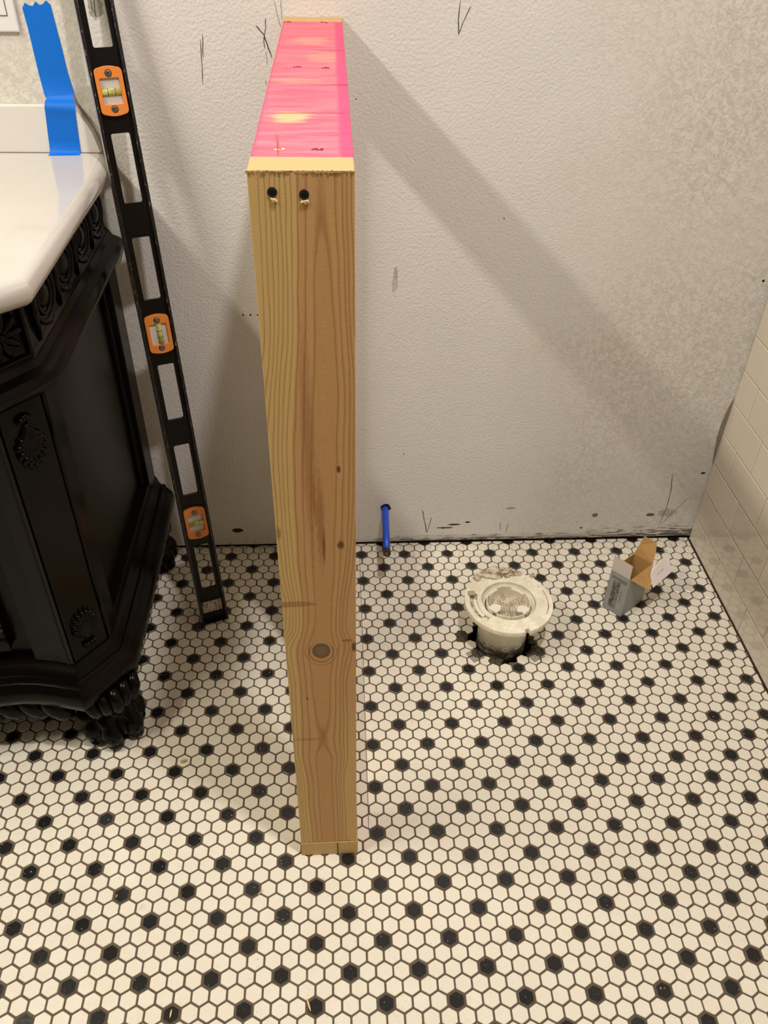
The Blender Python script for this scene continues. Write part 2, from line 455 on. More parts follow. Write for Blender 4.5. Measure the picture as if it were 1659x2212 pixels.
M_scuff = scuff()
M_alu = plain('bare_aluminium_edge', lin(196, 196, 194), .35, .08, 200, metal=.6)
def orange_mat():
    b = B('orange_plastic'); x, y, z = b.xyz('obj'); n = b.noise(b.vec(x, y, z), 90, 5, .7)
    c = b.mix(b.ss(n, .60, .78) * .7, b.mix(b.noise(b.vec(x, y, z), 14, 2), lin(214, 122, 44), lin(222, 136, 62)), lin(150, 80, 28))
    return b.fin(c, .38, spec=.5)
M_orange = orange_mat()
M_block = plain('milky_acrylic_block', lin(206, 202, 196), .18, .1, 40, spec=.5)
M_vial = plain('yellow_green_spirit', lin(190, 188, 104), .12, .08, 60, spec=.6)
M_bub = plain('vial_bubble', lin(200, 196, 160), .1, .05)
M_dark = plain('dark_line', lin(40, 38, 30), .5, .1)
M_steel = plain('steel_screw', lin(150, 146, 138), .3, .2, 300, metal=.9)
def sticker():
    b = B('scraped_label'); x, y, z = b.xyz('obj')
    n = b.noise(b.vec(x * 10, y * 1.6, z), 40, 4, .7)
    return b.fin(b.mix(b.ss(n, .50, .60), lin(196, 186, 170), lin(92, 80, 70)), .6)
M_stick = sticker()
def espresso():
    b = B('espresso_carved_wood'); x, y, z = b.xyz(); p = b.vec(x, y, z)
    n = b.noise(b.vec(x * 2, y * 2, z * .3), 30, 4, .6)
    c = b.mix(n, lin(5, 4, 3), lin(12, 8, 7))
    c = b.mix(b.ss(b.noise(p, 7, 3), .5, .7) * .6, c, lin(24, 11, 10))
    return b.fin(c, b.mix(b.noise(p, 30, 3), (.16, .16, .16, 1), (.27, .27, .27, 1)), b.noise(p, 300, 3), .12, .0006, spec=.13)
M_esp = espresso()
def panelw():
    b = B('espresso_flat_panel'); x, y, z = b.xyz(); p = b.vec(x, y, z)
    c = b.mix(b.noise(b.vec(x * 2, y * 2, z * .4), 16, 4), lin(8, 6, 4), lin(15, 12, 7))
    c = b.mix(b.ss(b.noise(p, 90, 6, .8), .68, .72) * .5, c, lin(60, 54, 44))
    return b.fin(c, .26, spec=.12)
M_panel = panelw()
def quartz():
    b = B('white_polished_quartz'); x, y, z = b.xyz(); p = b.vec(x, y, z)
    c = b.mix(b.noise(p, 6, 5, .6), lin(188, 184, 178), lin(202, 198, 192))
    c = b.mix(b.ss(b.noise(p, 260, 2), .70, .73) * .5, c, lin(200, 190, 172))
    return b.fin(c, .10, spec=.5, coat=.3)
M_quartz = quartz()
M_splash = plain('white_quartz_splash', lin(222, 219, 214), .2, .03, 6, spec=.5)
def tape_mat():
    b = B('blue_masking_tape'); x, y, z = b.xyz('obj'); p = b.vec(x, y, z)
    return b.fin(b.mix(b.noise(p, 300, 3), lin(0, 100, 204), lin(4, 116, 220)), .55, b.noise(b.vec(x, y, z), 1500, 2), .3, .0003, spec=.3)
M_tape = tape_mat()
M_plastic = plain('white_plastic_cover', lin(228, 227, 226), .3, .02, spec=.5)
def subway():
    b = B('ivory_glazed_wall_tile'); x, y, z = b.xyz(); p = b.vec(x, y, z)
    c = b.mix(b.rnd(), lin(214, 204, 188), lin(222, 213, 198))
    return b.fin(c, .07, b.noise(p, 9, 2), .12, .004, spec=.55)
M_sub = subway()
M_subgr = plain('wall_tile_grout', lin(205, 196, 178), .8, .1, 90)
def pvc():
    b = B('mastic_smeared_white_pvc'); x, y, z = b.xyz(); p = b.vec(x, y, z)
    n = b.noise(p, 30, 5, .7); m = b.noise(p, 90, 5, .75)
    c = b.mix(b.ss(n, .35, .6), lin(240, 236, 218), lin(222, 214, 192))
    c = b.mix(b.ss(m, .60, .74) * .55, c, lin(150, 136, 110))
    c = b.mix(b.ss(m, .36, .28), c, lin(244, 240, 226))
    low = b.ss(z, .034, .008) * b.ss(b.noise(b.vec(x * 1.3, y, z * 2), 34, 4, .7), .44, .52)
    c = b.mix(low * .9, c, lin(84, 78, 66))
    return b.fin(c, .5, n + m * .6, .4, .002, spec=.4)
M_pvc = pvc()
def putty():
    b = B('dried_mastic'); x, y, z = b.xyz(); p = b.vec(x, y, z)
    n = b.noise(p, 70, 5, .7)
    c = b.mix(b.ss(n, .4, .65), lin(214, 205, 182), lin(120, 102, 80))
    return b.fin(c, .8, n, .7, .003, spec=.2)
M_putty = putty()
def capm():
    b = B('ribbed_knockout_cap'); x, y, z = b.xyz()
    g = ((x * 2 + y) * 420).sin() * ((x - y * 1.5) * 300).sin()
    n = b.noise(b.vec(x, y, z), 60, 4, .7)
    c = b.mix(b.ss(n, .4, .65), lin(214, 206, 182), lin(170, 156, 130))
    c = b.mix(b.ss(g, .1, .5) * b.ss(n, .4, .5) * .7, c, lin(122, 108, 84))
    return b.fin(c, .55, g + n * 2, .5, .0015, spec=.35)
M_cap = capm()
M_hole = plain('black_void', lin(14, 12, 10), .95, .1)
M_dirt = plain('olive_mastic_dirt', lin(86, 78, 58), .9, .35, 60)
M_mesh = plain('grey_mesh_backing', lin(96, 86, 70), .8, .1, 100)
M_blue = plain('blue_pex', lin(32, 84, 214), .35, .06, 30, spec=.5)
M_bluecap = plain('weathered_pipe_end', lin(46, 44, 52), .6, .2, 200)
M_core = plain('pipe_plug', lin(150, 128, 98), .7, .2, 300)
def card_grey():
    b = B('grey_printed_card'); x, y, z = b.xyz(); p = b.vec(x, y, z)
    return b.fin(b.mix(b.noise(p, 24, 4), lin(142, 146, 144), lin(162, 166, 163)), .55, spec=.35)
M_cgrey = card_grey()
M_cwhite = plain('white_card_face', lin(222, 212, 208), .6, .04, 30)
M_kraft = plain('kraft_card_inside', lin(196, 154, 92), .8, .08, 60)
M_cdark = plain('dark_print', lin(96, 96, 94), .6, .1)
M_cwin = None
def winm():
    b = B('printed_picture_panel'); x, y, z = b.xyz(); n = b.noise(b.vec(x * 1.5, y * 1.5, z * .8), 60, 3, .6, 2.5)
    return b.fin(b.mix(b.ss(n, .38, .62), lin(70, 64, 52), lin(140, 132, 118)), .35)
M_cwin = winm()
M_pencil = plain('graphite_pencil', lin(74, 72, 74), .6, .1)
M_sill = plain('dark_brown_gap', lin(42, 28, 22), .9, .2, 60)
M_far = plain('tan_wall_paint', lin(128, 116, 102), .8, .03, 20)
M_ceil = plain('ceiling_paint', lin(186, 180, 172), .8, .03, 20)

# ------------------------------------------------------------------ room shell
def struct(name, bm, mat, **k):
    o = obj(name, bm, mat, **k); o['kind'] = 'structure'; return o
HC = (.179, -.268)       # drain pipe centre at floor level
HR = .068
def floor_slab():
    bm = bmesh.new()
    n = 48
    inner = [bm.verts.new((HC[0] + (HR + random.uniform(-.003, .006)) * math.cos(6.28318530718 * k / n), HC[1] + (HR + random.uniform(-.003, .004)) * math.sin(6.28318530718 * k / n), -.0012)) for k in range(n)]
    deep = [bm.verts.new((v.co.x, v.co.y, -.09)) for v in inner]
    X0, X1, Y0, Y1 = -2.6, .70, -3.4, .10
    outer = []
    for k in range(n):
        a = 6.28318530718 * k / n; cx, sy = math.cos(a), math.sin(a)
        t = min(((X1 if cx > 0 else X0) - HC[0]) / cx if abs(cx) > 1e-6 else 9, ((Y1 if sy > 0 else Y0) - HC[1]) / sy if abs(sy) > 1e-6 else 9)
        outer.append(bm.verts.new((HC[0] + cx * t, HC[1] + sy * t, -.0012)))
    for k in range(n):
        j = (k + 1) % n
        bm.faces.new((inner[k], inner[j], outer[j], outer[k])); bm.faces.new((deep[k], deep[j], inner[j], inner[k]))
    for ca, cb in (((X0, Y0), None), ((X1, Y0), None), ((X1, Y1), None), ((X0, Y1), None)):
        best = sorted(range(n), key=lambda k: (outer[k].co - Vector((ca[0], ca[1], -.0012))).length)[:2]
        v = bm.verts.new((ca[0], ca[1], -.0012)); i, j = sorted(best)
        if (i, j) == (0, n - 1): i, j = j, i
        bm.faces.new((outer[i], v, outer[j]))
    bm.faces.new(deep)
    return bm
floor = struct('floor', floor_slab(), M_grout)
obj('subfloor_void', boxm(HC[0] - .062, HC[0] + .062, HC[1] - .062, HC[1] + .062, -.085, -.080), M_hole, floor)

bm = bmesh.new(); box(bm, -2.6, .70, YW, YW + .012, .011, CEIL)
wall_back = struct('wall_back', bm, M_wall)
obj('bottom_plate_gap', boxm(-2.6, .70, YW + .012, YW + .05, -.0015, .02), M_sill, wall_back)
bm = bmesh.new(); box(bm, XR + .008, XR + .03, -3.4, .10, -.002, CEIL)
wall_right = struct('wall_right', bm, M_subgr)
struct('wall_left', boxm(-2.62, -2.6, -3.4, .10, 0, CEIL), M_far)
struct('wall_front', boxm(-2.62, .72, -3.42, -3.4, 0, CEIL), M_far)
struct('ceiling', boxm(-2.62, .72, -3.42, .10, CEIL, CEIL + .02), M_ceil)

# subway tiles of the right wall, each a piece
def wtile(y0, y1, z0, z1):
    g = .0009; e = .0016
    y0 += g; y1 -= g; z0 += g; z1 -= g
    bm = bmesh.new()
    rings = []
    for dx, i in ((.0085, 0), (.0008, 0), (0, e)):
        rings.append([bm.verts.new((XR + dx, a, c)) for a, c in ((y0 + i, z0 + i), (y1 - i, z0 + i), (y1 - i, z1 - i), (y0 + i, z1 - i))])
    for r0, r1 in zip(rings, rings[1:]):
        for k in range(4): bm.faces.new((r0[k], r0[(k + 1) % 4], r1[(k + 1) % 4], r1[k]))
    bm.faces.new(rings[-1])
    return bm
zs = [-.001, .070] + [.070 + .0779 * k for k in range(1, 12)]
for r in range(len(zs) - 1):
    off = -.115 if r % 2 == 0 else -.0415
    ys = [YW - .001]; y = off
    while y > -1.0: ys.append(y); y -= .1553
    for a, c in zip(ys, ys[1:]):
        o = obj('wall_tile', wtile(c, a, zs[r] + .004 * (r == 0), zs[r + 1]), M_sub, wall_right)
        o.rotation_euler = (0, 0, 0)
obj('corner_gap', boxm(XR - .0012, XR + .008, -1.2, YW, -.0014, .0030), plain('brown_joint', lin(70, 54, 44), .9, .2, 60), wall_right)
# torn drywall edge in the corner
bm = bmesh.new()
prof = [(.215, .0005), (.235, .004), (.26, .007), (.29, .0105), (.32, .0115), (.35, .009), (.37, .006), (.39, .001)]
prev = None
for z, wd in prof:
    a = bm.verts.new((XR - .0002, YW - .0006, z)); c = bm.verts.new((XR - wd, YW - .0006, z + .002)); e = bm.verts.new((XR - wd * .6, YW + .004, z))
    if prev: bm.faces.new((prev[0], prev[1], c, a)); bm.faces.new((prev[1], prev[2], e, c))
    prev = (a, c, e)
obj('torn_drywall_edge', bm, plain('torn_paper_edge', lin(158, 146, 126), .9, .3, 200), wall_back)

# pencil marks on the back wall
def stroke(pts, wd=.0011, mat=None):
    P = [at(px, py, YW, 1) for px, py in pts]; out = []
    for a, c in zip(P, P[1:]):
        for k in range(5): out.append(a.lerp(c, k / 5) + Vector((random.uniform(-.0004, .0004), 0, 0)))
    out.append(P[-1])
    obj('pencil_mark', ribbon(out, wd, (0, -1, 0)), mat or M_pencil, wall_back)
M_pl = plain('faint_pencil', lin(140, 134, 130), .7, .1)
for pts, wd in (([(437, 73), (439, 125)], .0013), ([(433, 84), (438, 182)], .0011), ([(573, 38), (574, 60), (570, 85), (572, 105)], .0012), ([(553, 55), (570, 75), (588, 126)], .0016),
                ([(994, 0), (990, 40), (991, 76)], .0013), ([(1018, 12), (1000, 48), (991, 74)], .0011), ([(912, 1101), (918, 1130), (922, 1152)], .0018), ([(932, 1117), (924, 1148)], .0014),
                ([(1080, 1128), (1081, 1146)], .001), ([(1098, 1131), (1092, 1150)], .001), ([(1453, 1023), (1449, 1060), (1440, 1095), (1424, 1133)], .0013), ([(1485, 1077), (1450, 1110), (1426, 1134)], .0008),
                ([(203, 0), (205, 22), (207, 36)], .0016), ([(196, 0), (199, 18), (203, 26)], .001)):
    stroke(pts, wd)
for pts in ([(592, 0), (600, 34), (607, 60)], [(606, 0), (608, 24), (609, 44)], [(575, 110), (577, 140)], [(574, 172), (575, 186)]):
    stroke(pts, .0008, M_pl)
for px in (525, 541, 557):
    q = at(px, 680, YW, 1); bm = bmesh.new(); bmesh.ops.create_uvsphere(bm, u_segments=8, v_segments=5, radius=.0018)
    bmesh.ops.translate(bm, verts=bm.verts, vec=q); obj('pin_hole', bm, M_hole, wall_back)
for px, py, r in ((872, 981, .0012), (1089, 472, .0012), (769, 214, .001)):
    q = at(px, py, YW, 1); bm = bmesh.new(); bmesh.ops.create_uvsphere(bm, u_segments=8, v_segments=5, radius=r)
    bmesh.ops.translate(bm, verts=bm.verts, vec=q); obj('pin_hole', bm, M_hole, wall_back)

# ------------------------------------------------------------------ hexagon floor tiles
PT = .025226; RT = math.sqrt(3)
WC = [[0.0372, 0.0233], [-0.0254, -0.098], [-0.0689, -0.0517], [-0.0102, -0.0087], [-0.0645, -0.0644], [-0.0704, -0.0168], [0.017, 0.0157], [0.0047, 0.02], [-0.0301, 0.0016], [-0.0447, 0.0346]]
def warp(x, y):
    """the sheets are not laid dead true: slow drift of the grid"""
    X = max(-2.1, min(1.8, x / 15)); Y = max(-1.0, min(1.05, y / 20 + 1))
    f = (1, X, Y, X * X, X * Y, Y * Y, X ** 3, X * X * Y, X * Y * Y, Y ** 3)
    return (x + sum(a * c[0] for a, c in zip(f, WC))) * PT, (y + sum(a * c[1] for a, c in zip(f, WC))) * PT
def hexpoly(R, cut):
    pts = []
    for k in range(6):
        a = math.radians(30 + 60 * k); v = Vector((R * math.cos(a), R * math.sin(a)))
        for s in (-1, 1):
            a2 = math.radians(30 + 60 * (k + s)); v2 = Vector((R * math.cos(a2), R * math.sin(a2)))
            pts.append(v + (v2 - v) * cut)
    return pts
FLAT = .0224; RO = FLAT / RT
ring_out = hexpoly(RO, .07); ring_in = hexpoly(RO - .0008, .07)
ring_in_b = hexpoly(RO - .0014, .07)
def clip(poly, x1, y1):
    for ax, lim in ((0, x1), (1, y1)):
        out = []
        for i, p in enumerate(poly):
            q = poly[(i + 1) % len(poly)]
            pin, qin = p[ax] <= lim, q[ax] <= lim
            if pin: out.append(p)
            if pin != qin: t = (lim - p[ax]) / (q[ax] - p[ax]); out.append(p + (q - p) * t)
        poly = out
        if len(poly) < 3: return None
    return poly
def tile_geo(cx, cy, ang, black):
    """vertices and faces of one tile in world coords; None if wholly cut away"""
    c, s = math.cos(ang), math.sin(ang)
    ri = ring_in_b if black else ring_in
    xf = lambda P: [Vector((cx + c * p.x - s * p.y, cy + s * p.x + c * p.y)) for p in P]
    o_, i_ = xf(ring_out), xf(ri)
    cut = cx + .016 > XR - .002 or cy + .016 > YW + .004
    if cut:
        o_ = clip(o_, XR - .002, YW + .006)
        if o_ is None or len(o_) < 3: return None
        m = sum(o_, Vector((0, 0))) / len(o_)
        if max((p - m).length for p in o_) < .003: return None
        i_ = [m + (p - m) * (1 - .0008 / max(.002, (p - m).length)) for p in o_]
    tz = random.uniform(-.00025, .00025)
    ax_, ay_ = random.uniform(-.008, .008), random.uniform(-.008, .008)
    n = len(o_)
    vs = [(p.x, p.y, .0006 + tz + (p.x - cx) * ax_ + (p.y - cy) * ay_) for p in i_] + [(p.x, p.y, -.0001 if not black else -.0003) for p in o_] + [(p.x, p.y, -.0016) for p in o_]
    fs = [tuple(range(n))] + [(n + k, n + (k + 1) % n, (k + 1) % n, k) for k in range(n)] + [(2 * n + k, 2 * n + (k + 1) % n, n + (k + 1) % n, n + k) for k in range(n)]
    return vs, fs, cut
cand = []
for j in range(-103, 3):
    for i in range(-82, 30):
        x = i + (.5 if j % 2 else 0); y = j * RT / 2
        wx, wy = warp(x, y)
        if wx > XR + .01 or wy > YW + .016: continue
        d = math.hypot(wx - HC[0], wy - HC[1])
        if d < .066 + .004 * math.sin(i * 3.1 + j): continue
        if (wx - .094) ** 2 + (wy + .262) ** 2 < .015 ** 2: continue
        black = (j % 2 == 0) and (i - j) % 4 == 0
        px, py, dz = topx((wx, wy, 0))
        inv = -12 < px < 1671 and -12 < py < 2224 and dz > 0
        hid = (0 if not inv else (635 < px < 772 and 1180 < py < 1840) or (px < 205 and py < 1500) or (px < 290 and py < 1380) or (px < 330 and py < 1200))
        cand.append((wx, wy, black, inv and not hid, dz))
ind = {True: sorted([c for c in cand if c[2] and c[3]], key=lambda c: c[4])[:300], False: sorted([c for c in cand if not c[2] and c[3]], key=lambda c: c[4])[:300]}
chosen = {id(c) for L_ in ind.values() for c in L_}
proto = {}
for black in (False, True):
    st = random.getstate(); g = tile_geo(0, 0, 0, black)
    protos = []
    for k in range(10):
        vs, fs, _ = tile_geo(0, 0, random.uniform(-.012, .012), black)
        me = bpy.data.meshes.new('hex_tile'); me.from_pydata(vs, [], fs); me.materials.append(M_tb if black else M_tw)
        if black:
            me.materials.append(M_rim)
            for p_ in me.polygons:
                if p_.index > 0: p_.material_index = 1
        protos.append(me)
    proto[black] = protos
for black in (True, False):
    for c in ind[black]:
        wx, wy = c[0] + random.uniform(-.0002, .0002), c[1] + random.uniform(-.0002, .0002)
        name = 'black_hexagon_tile' if black else 'white_hexagon_tile'
        if wx + .016 > XR - .002 or wy + .016 > YW + .004:
            g = tile_geo(wx, wy, 0, black)
            if g is None: continue
            me = bpy.data.meshes.new('hex_tile'); me.from_pydata(g[0], [], g[1]); me.materials.append(M_tb if black else M_tw)
            o = bpy.data.objects.new(name, me); C.objects.link(o); o.parent = floor
        else:
            o = bpy.data.objects.new(name, random.choice(proto[black])); C.objects.link(o); o.parent = floor; o.location = (wx, wy, 0)
VS, FS, MI = [], [], []
for c in cand:
    if id(c) in chosen: continue
    g = tile_geo(c[0] + random.uniform(-.0002, .0002), c[1] + random.uniform(-.0002, .0002), random.uniform(-.01, .01), c[2])
    if g is None: continue
    b0 = len(VS); VS += g[0]; FS += [tuple(i + b0 for i in f) for f in g[1]]
    MI += [1 if c[2] else 0] + [2 if c[2] else 0] * (len(g[1]) - 1)
me = bpy.data.meshes.new('hexagon_tiles'); me.from_pydata(VS, [], FS)
for m_ in (M_tw, M_tb, M_rim): me.materials.append(m_)
me.polygons.foreach_set('material_index', MI)
o = bpy.data.objects.new('hexagon_tiles', me); C.objects.link(o); o.parent = floor; o['kind'] = 'stuff'

# snapped pencil line on the floor and mastic in the hole
P = [at(777, 1200, .001), at(797, 1800, .001)]
obj('pencil_line', ribbon([P[0].lerp(P[1], k / 40) for k in range(41)], .0009, (0, 0, 1), .0006), M_pencil, floor)
random.seed(3)
bm = bmesh.new()
for k in range(14):
    a = random.uniform(0, 6.28); r = random.uniform(.060, .070)
    m_ = Matrix.Translation((HC[0] + r * math.cos(a), HC[1] + r * math.sin(a), -.001)) @ Matrix.Diagonal((random.uniform(.004, .01), random.uniform(.004, .01), random.uniform(.001, .003), 1))
    bmesh.ops.create_icosphere(bm, subdivisions=2, radius=1, matrix=m_)
for k in range(9):
    m_ = Matrix.Translation((.094 + random.uniform(-.012, .012), -.262 + random.uniform(-.012, .012), -.001)) @ Matrix.Diagonal((.008, .007, .0025, 1))
    bmesh.ops.create_icosphere(bm, subdivisions=2, radius=1, matrix=m_)
for f in bm.faces: f.smooth = True
obj('mastic_dirt', bm, M_dirt, floor, kind='stuff')
bm = bmesh.new()          # torn mesh backing beside the pipe
for cx, cy in ((.119, -.315), (.242, -.318)):
    for k in range(7):
        t = (k - 3) * .0045
        for a in (.5, 2.1):
            dx, dy = math.cos(a), math.sin(a)
            c0 = Vector((cx - dy * t, cy + dx * t, .0012)); tube(bm, [c0 - Vector((dx, dy, 0)) * .014, c0 + Vector((dx, dy, 0)) * .014], .0006, 5)
obj('mesh_backing', bm, M_mesh, floor)

# ------------------------------------------------------------------ framed half wall
kw = thing('half_wall_frame', 'freestanding lumber half wall frame with a pink top, running out from the back wall', 'wall frame', ((SX0 + SX1) / 2, (SY0 + YW) / 2, 0))
def stud(y0, y1, z0, z1, mat, name='stud', bev=.0012, x0=SX0, x1=SX1, **k):
    return obj(name, boxm(x0, x1, y0, y1, z0, z1, bev=bev), mat, kw, **k)
TB = .038
st = stud(SY0, SY0 + TB, TB, SH, [M_front, M_endtop, M_wood], name='end_stud', label='knotty pine end stud with two black screws')
for p in st.data.polygons:
    if p.normal.z > .9: p.material_index = 1
    elif abs(p.normal.x) > .8: p.material_index = 2
# ragged sawn arris along the top
bm = bmesh.new(); random.seed(5)
for k in range(46):
    x = SX0 + .089 * (k + random.uniform(-.4, .4)) / 45; box(bm, x - random.uniform(.0004, .0014), x + random.uniform(.0004, .0014), SY0 - random.uniform(.0001, .0009), SY0 + .001, SH - random.uniform(.0006, .0028), SH - .0002)
obj('sawn_splinters', bm, M_endtop, st)
tp = stud(SY0 + TB + .0004, -.0045, SH - TB, SH - .0006, [M_pink, M_pink], name='top_plate', label='pink stained top plate')
stud(-.004, YW - .0003, TB, SH, [M_wood, M_endtop], name='wall_stud')
ws = [o for o in kw.children if o.name.startswith('wall_stud')][0]
for p in ws.data.polygons:
    if p.normal.z > .9: p.material_index = 1
stud(SY0 + TB + .0004, SY0 + 2 * TB, TB, SH - TB, M_wood)
stud(-.348, -.310, TB, SH - TB, M_wood)
bp = stud(SY0 - .0008, YW - .0003, 0.0008, TB - .0004, [M_wood_y, M_endbot], name='bottom_plate', x0=SX0 - .0005, x1=SX1 + .002, label='bottom plate with a split end')
for p in bp.data.polygons:
    if p.normal.y < -.9: p.material_index = 1
obj('split', boxm(-.1665, -.1655, SY0 - .0016, SY0 - .0004, .002, TB - .002), M_hole, bp)
def screw(px, py):
    q = at(px, py, SY0, 1)
    bm = bmesh.new(); lathe(bm, [(.0042, 0), (.0042, .0006), (.0034, .0009), (.0012, .0003)], (0, 0, 0), 20)
    bmesh.ops.contextual_create(bm, geom=[v for v in bm.verts[-20:]]) if False else None
    bm.verts.ensure_lookup_table(); bm.faces.new([bm.verts[60 + k] for k in range(20)])
    for a in (0, 1):
        b2 = bmesh.new(); box(b2, -.0026 if a else -.0005, .0026 if a else .0005, -.0005 if a else -.0026, .0005 if a else .0026, .0003, .0011)
        me = bpy.data.meshes.new('t'); b2.to_mesh(me); b2.free(); bm.from_mesh(me)
    bm.transform(Matrix.Translation(q) @ Matrix.Rotation(math.pi / 2, 4, 'X'))
    obj('screw', bm, M_screw, st, smooth=False)
    bm = bmesh.new()
    for k in range(7):
        m_ = Matrix.Translation(q + Vector((random.uniform(-.003, .003), -.0006, -.0052 - random.uniform(0, .0022)))) @ Matrix.Diagonal((.0013, .001, .0012, 1))
        bmesh.ops.create_icosphere(bm, subdivisions=1, radius=1, matrix=m_)
    obj('splinter', bm, M_splint, st)
screw(588, 415); screw(657, 420)
for px, py in ((600, 322), (688, 322), (640, 143), (705, 146), (622, 47), (700, 48)):
    q = at(px, py, SH, 2)
    bm = bmesh.new()
    for k in range(6):
        m_ = Matrix.Translation(q + Vector((random.uniform(-.005, .005), random.uniform(-.003, .003), -.0004))) @ Matrix.Diagonal((.0018, .0014, .0008, 1))
        bmesh.ops.create_icosphere(bm, subdivisions=1, radius=1, matrix=m_)
    obj('nail_dent', bm, M_nail if py < 300 else M_splint if px == 600 else M_nail, tp)
obj('check_crack', ribbon([at(600, 338, SH) + Vector((.0002, 0, 0)), at(600, 318, SH), at(598, 290, SH)], .0012, (0, 0, 1), .0006), plain('crack_brown', lin(150, 90, 40), .8), tp)

# ------------------------------------------------------------------ spirit level
dv = Vector((-.0708, .1752, .9820)).normalized()
eu = Vector((.943, .334, 0)); eu = (eu - dv * eu.dot(dv)).normalized()
nn = eu.cross(dv)                               # = towards the camera
if nn.y > 0: nn = -nn
Bl = Vector((-.4180, -.2075, 0)) - eu * .028
LM = Matrix.Identity(4)
for i in range(3):
    LM[i][0] = eu[i]; LM[i][1] = dv[i]; LM[i][2] = nn[i]; LM[i][3] = Bl[i]
LM[2][3] += .0052                                # the back lower arris rests on the tiles
lv = thing('spirit_level', 'long black spirit level with three orange vial windows, leaning on the wall beside the vanity', 'level', mat=LM)
LW, LL, LD = .0562, 1.2192, .0195
LOC = dict(world=False)
openings = [(.080, .186), (.299, .406), (.457, .564), (.680, .784), (.838, .942), (1.060, 1.166)]
vials = [.239, .621, 1.001]
web = plate(rrect(.003, LW - .003, 0, LL, .0005, 1), [rrect(.0148, .0442, a, b_, .003, 3) for a, b_ in openings], -.0165, -.0085)
obj('web', web, M_lvl, lv, **LOC)
for side in (0, 1):
    x0, x1 = (0, .0052) if side == 0 else (LW - .0052, LW)
    fl = obj('flange', boxm(x0, x1, 0, LL, -LD, 0, bev=.0006), [M_scuff, M_lvl, M_alu], lv, **LOC)
    for p in fl.data.polygons:
        if (p.normal.x < -.9 and side == 0) or (p.normal.x > .9 and side == 1): p.material_index = 2
    r = obj('rib', boxm(x1 - .0002 if side == 0 else x0 - .0022, x1 + .0022 if side == 0 else x0 + .0002, 0, LL, -.0125, -.0068), M_lvl, fl, **LOC)
for i, tc in enumerate(vials):
    fr = obj('vial_frame', plate(rrect(.0072, .0490, tc - .0325, tc + .0325, .007, 5, bow=.0022), [rrect(.0138, .0426, tc - .0178, tc + .0178, .0015, 3)], -.0095, -.0012, bev=.0008), M_orange, lv, smooth=False, **LOC)
    obj('vial_block', boxm(.0128, .0436, tc - .0188, tc + .0188, -.012, -.0052), M_block, fr, **LOC)
    bm = bmesh.new()
    if i == 1: tube(bm, [(.0300, tc - .0178, -.0056), (.0300, tc + .0178, -.0056)], .0052, 16)
    else: tube(bm, [(.0140, tc - .001, -.0056), (.0424, tc - .001, -.0056)], .0052, 16)
    obj('vial', bm, M_vial, fr, smooth=True, **LOC)
    bm = bmesh.new()
    for s in (-1, 1):
        if i == 1: tube(bm, [(.0300, tc + s * .0055 - .0004, -.0056), (.0300, tc + s * .0055 + .0004, -.0056)], .00535, 16)
        else: tube(bm, [(.0282 + s * .0058 - .0004, tc - .001, -.0056), (.0282 + s * .0058 + .0004, tc - .001, -.0056)], .00535, 16)
    obj('vial_ring', bm, M_dark, fr, **LOC)
    bm = bmesh.new()
    if i == 1: bmesh.ops.create_uvsphere(bm, u_segments=16, v_segments=8, radius=1, matrix=Matrix.Translation((.0300, tc + .0128, -.0022)) @ Matrix.Diagonal((.0034, .0045, .0020, 1)))
    else: bmesh.ops.create_uvsphere(bm, u_segments=16, v_segments=8, radius=1, matrix=Matrix.Translation((.0296, tc + .0018, -.0020)) @ Matrix.Diagonal((.0045, .0022, .0020, 1)))
    obj('bubble', bm, M_bub, fr, smooth=True, **LOC)
    for s in (-1, 1):
        bm = bmesh.new(); r_ = lathe(bm, [(.0042, -.0014), (.0042, -.0009), (.0036, -.0006), (.0022, -.0004), (.0016, -.0012)], (.0281, tc + s * .0245, 0), 20); bm.faces.new(r_[-1])
        obj('frame_screw', bm, M_steel, fr, **LOC)
        bm = bmesh.new(); r_ = lathe(bm, [(.0054, -.0016), (.0054, -.0010), (.0040, -.0010)], (.0281, tc + s * .0245, 0), 20); obj('screw_recess', bm, M_dark, fr, **LOC)
obj('label_sticker', plate(rrect(.0065, .0500, .0235, .0500, .003, 3), [], -.0086, -.0080), M_stick, lv, **LOC)
random.seed(2)
obj('end_cap', boxm(.001, LW - .001, -.0006, .002, -LD + .001, -.001), M_lvl, lv, **LOC)

# ------------------------------------------------------------------ vanity
van = thing('bathroom_vanity', 'dark carved wood bathroom vanity on claw feet at the left', 'vanity', (-.9, -.24, 0))
YB = YW - .0008
def serp(x0, y0, off=0, n=26, L=.86):
    """front line: dips in past the corner, then swells out"""
    out = []
    for k in range(1, n + 1):
        t = k / n; x = x0 - L * t
        out.append((x, y0 + .016 * math.sin(min(1, t * 4.6) * math.pi) - .035 * (.5 - .5 * math.cos(max(0, min(1, (t - .2) / .3)) * math.pi)) * (1 if t < .8 else 1)))
    return out
XS = -.549
body = [(XS, YB), (XS, -.437), (-.600, -.503)] + serp(-.600, -.503)
base = [(XS, YB), (XS, -.437), (-.600, -.503)] + serp(-.600, -.503)
bm = bmesh.new()
rings = []
for z in (.14, .847):
    rings.append([bm.verts.new((x - .018 * (i < 2) - (.012 if i == 2 else 0), y + .016 * (i >= 2), z)) for i, (x, y) in enumerate(body)] + [bm.verts.new((body[-1][0], YB, z))])
n = len(rings[0])
for k in range(n): bm.faces.new((rings[0][k], rings[0][(k + 1) % n], rings[1][(k + 1) % n], rings[1][k]))
bm.faces.new(rings[0]); bm.faces.new(rings[1])
obj('body', bm, M_panel, van)
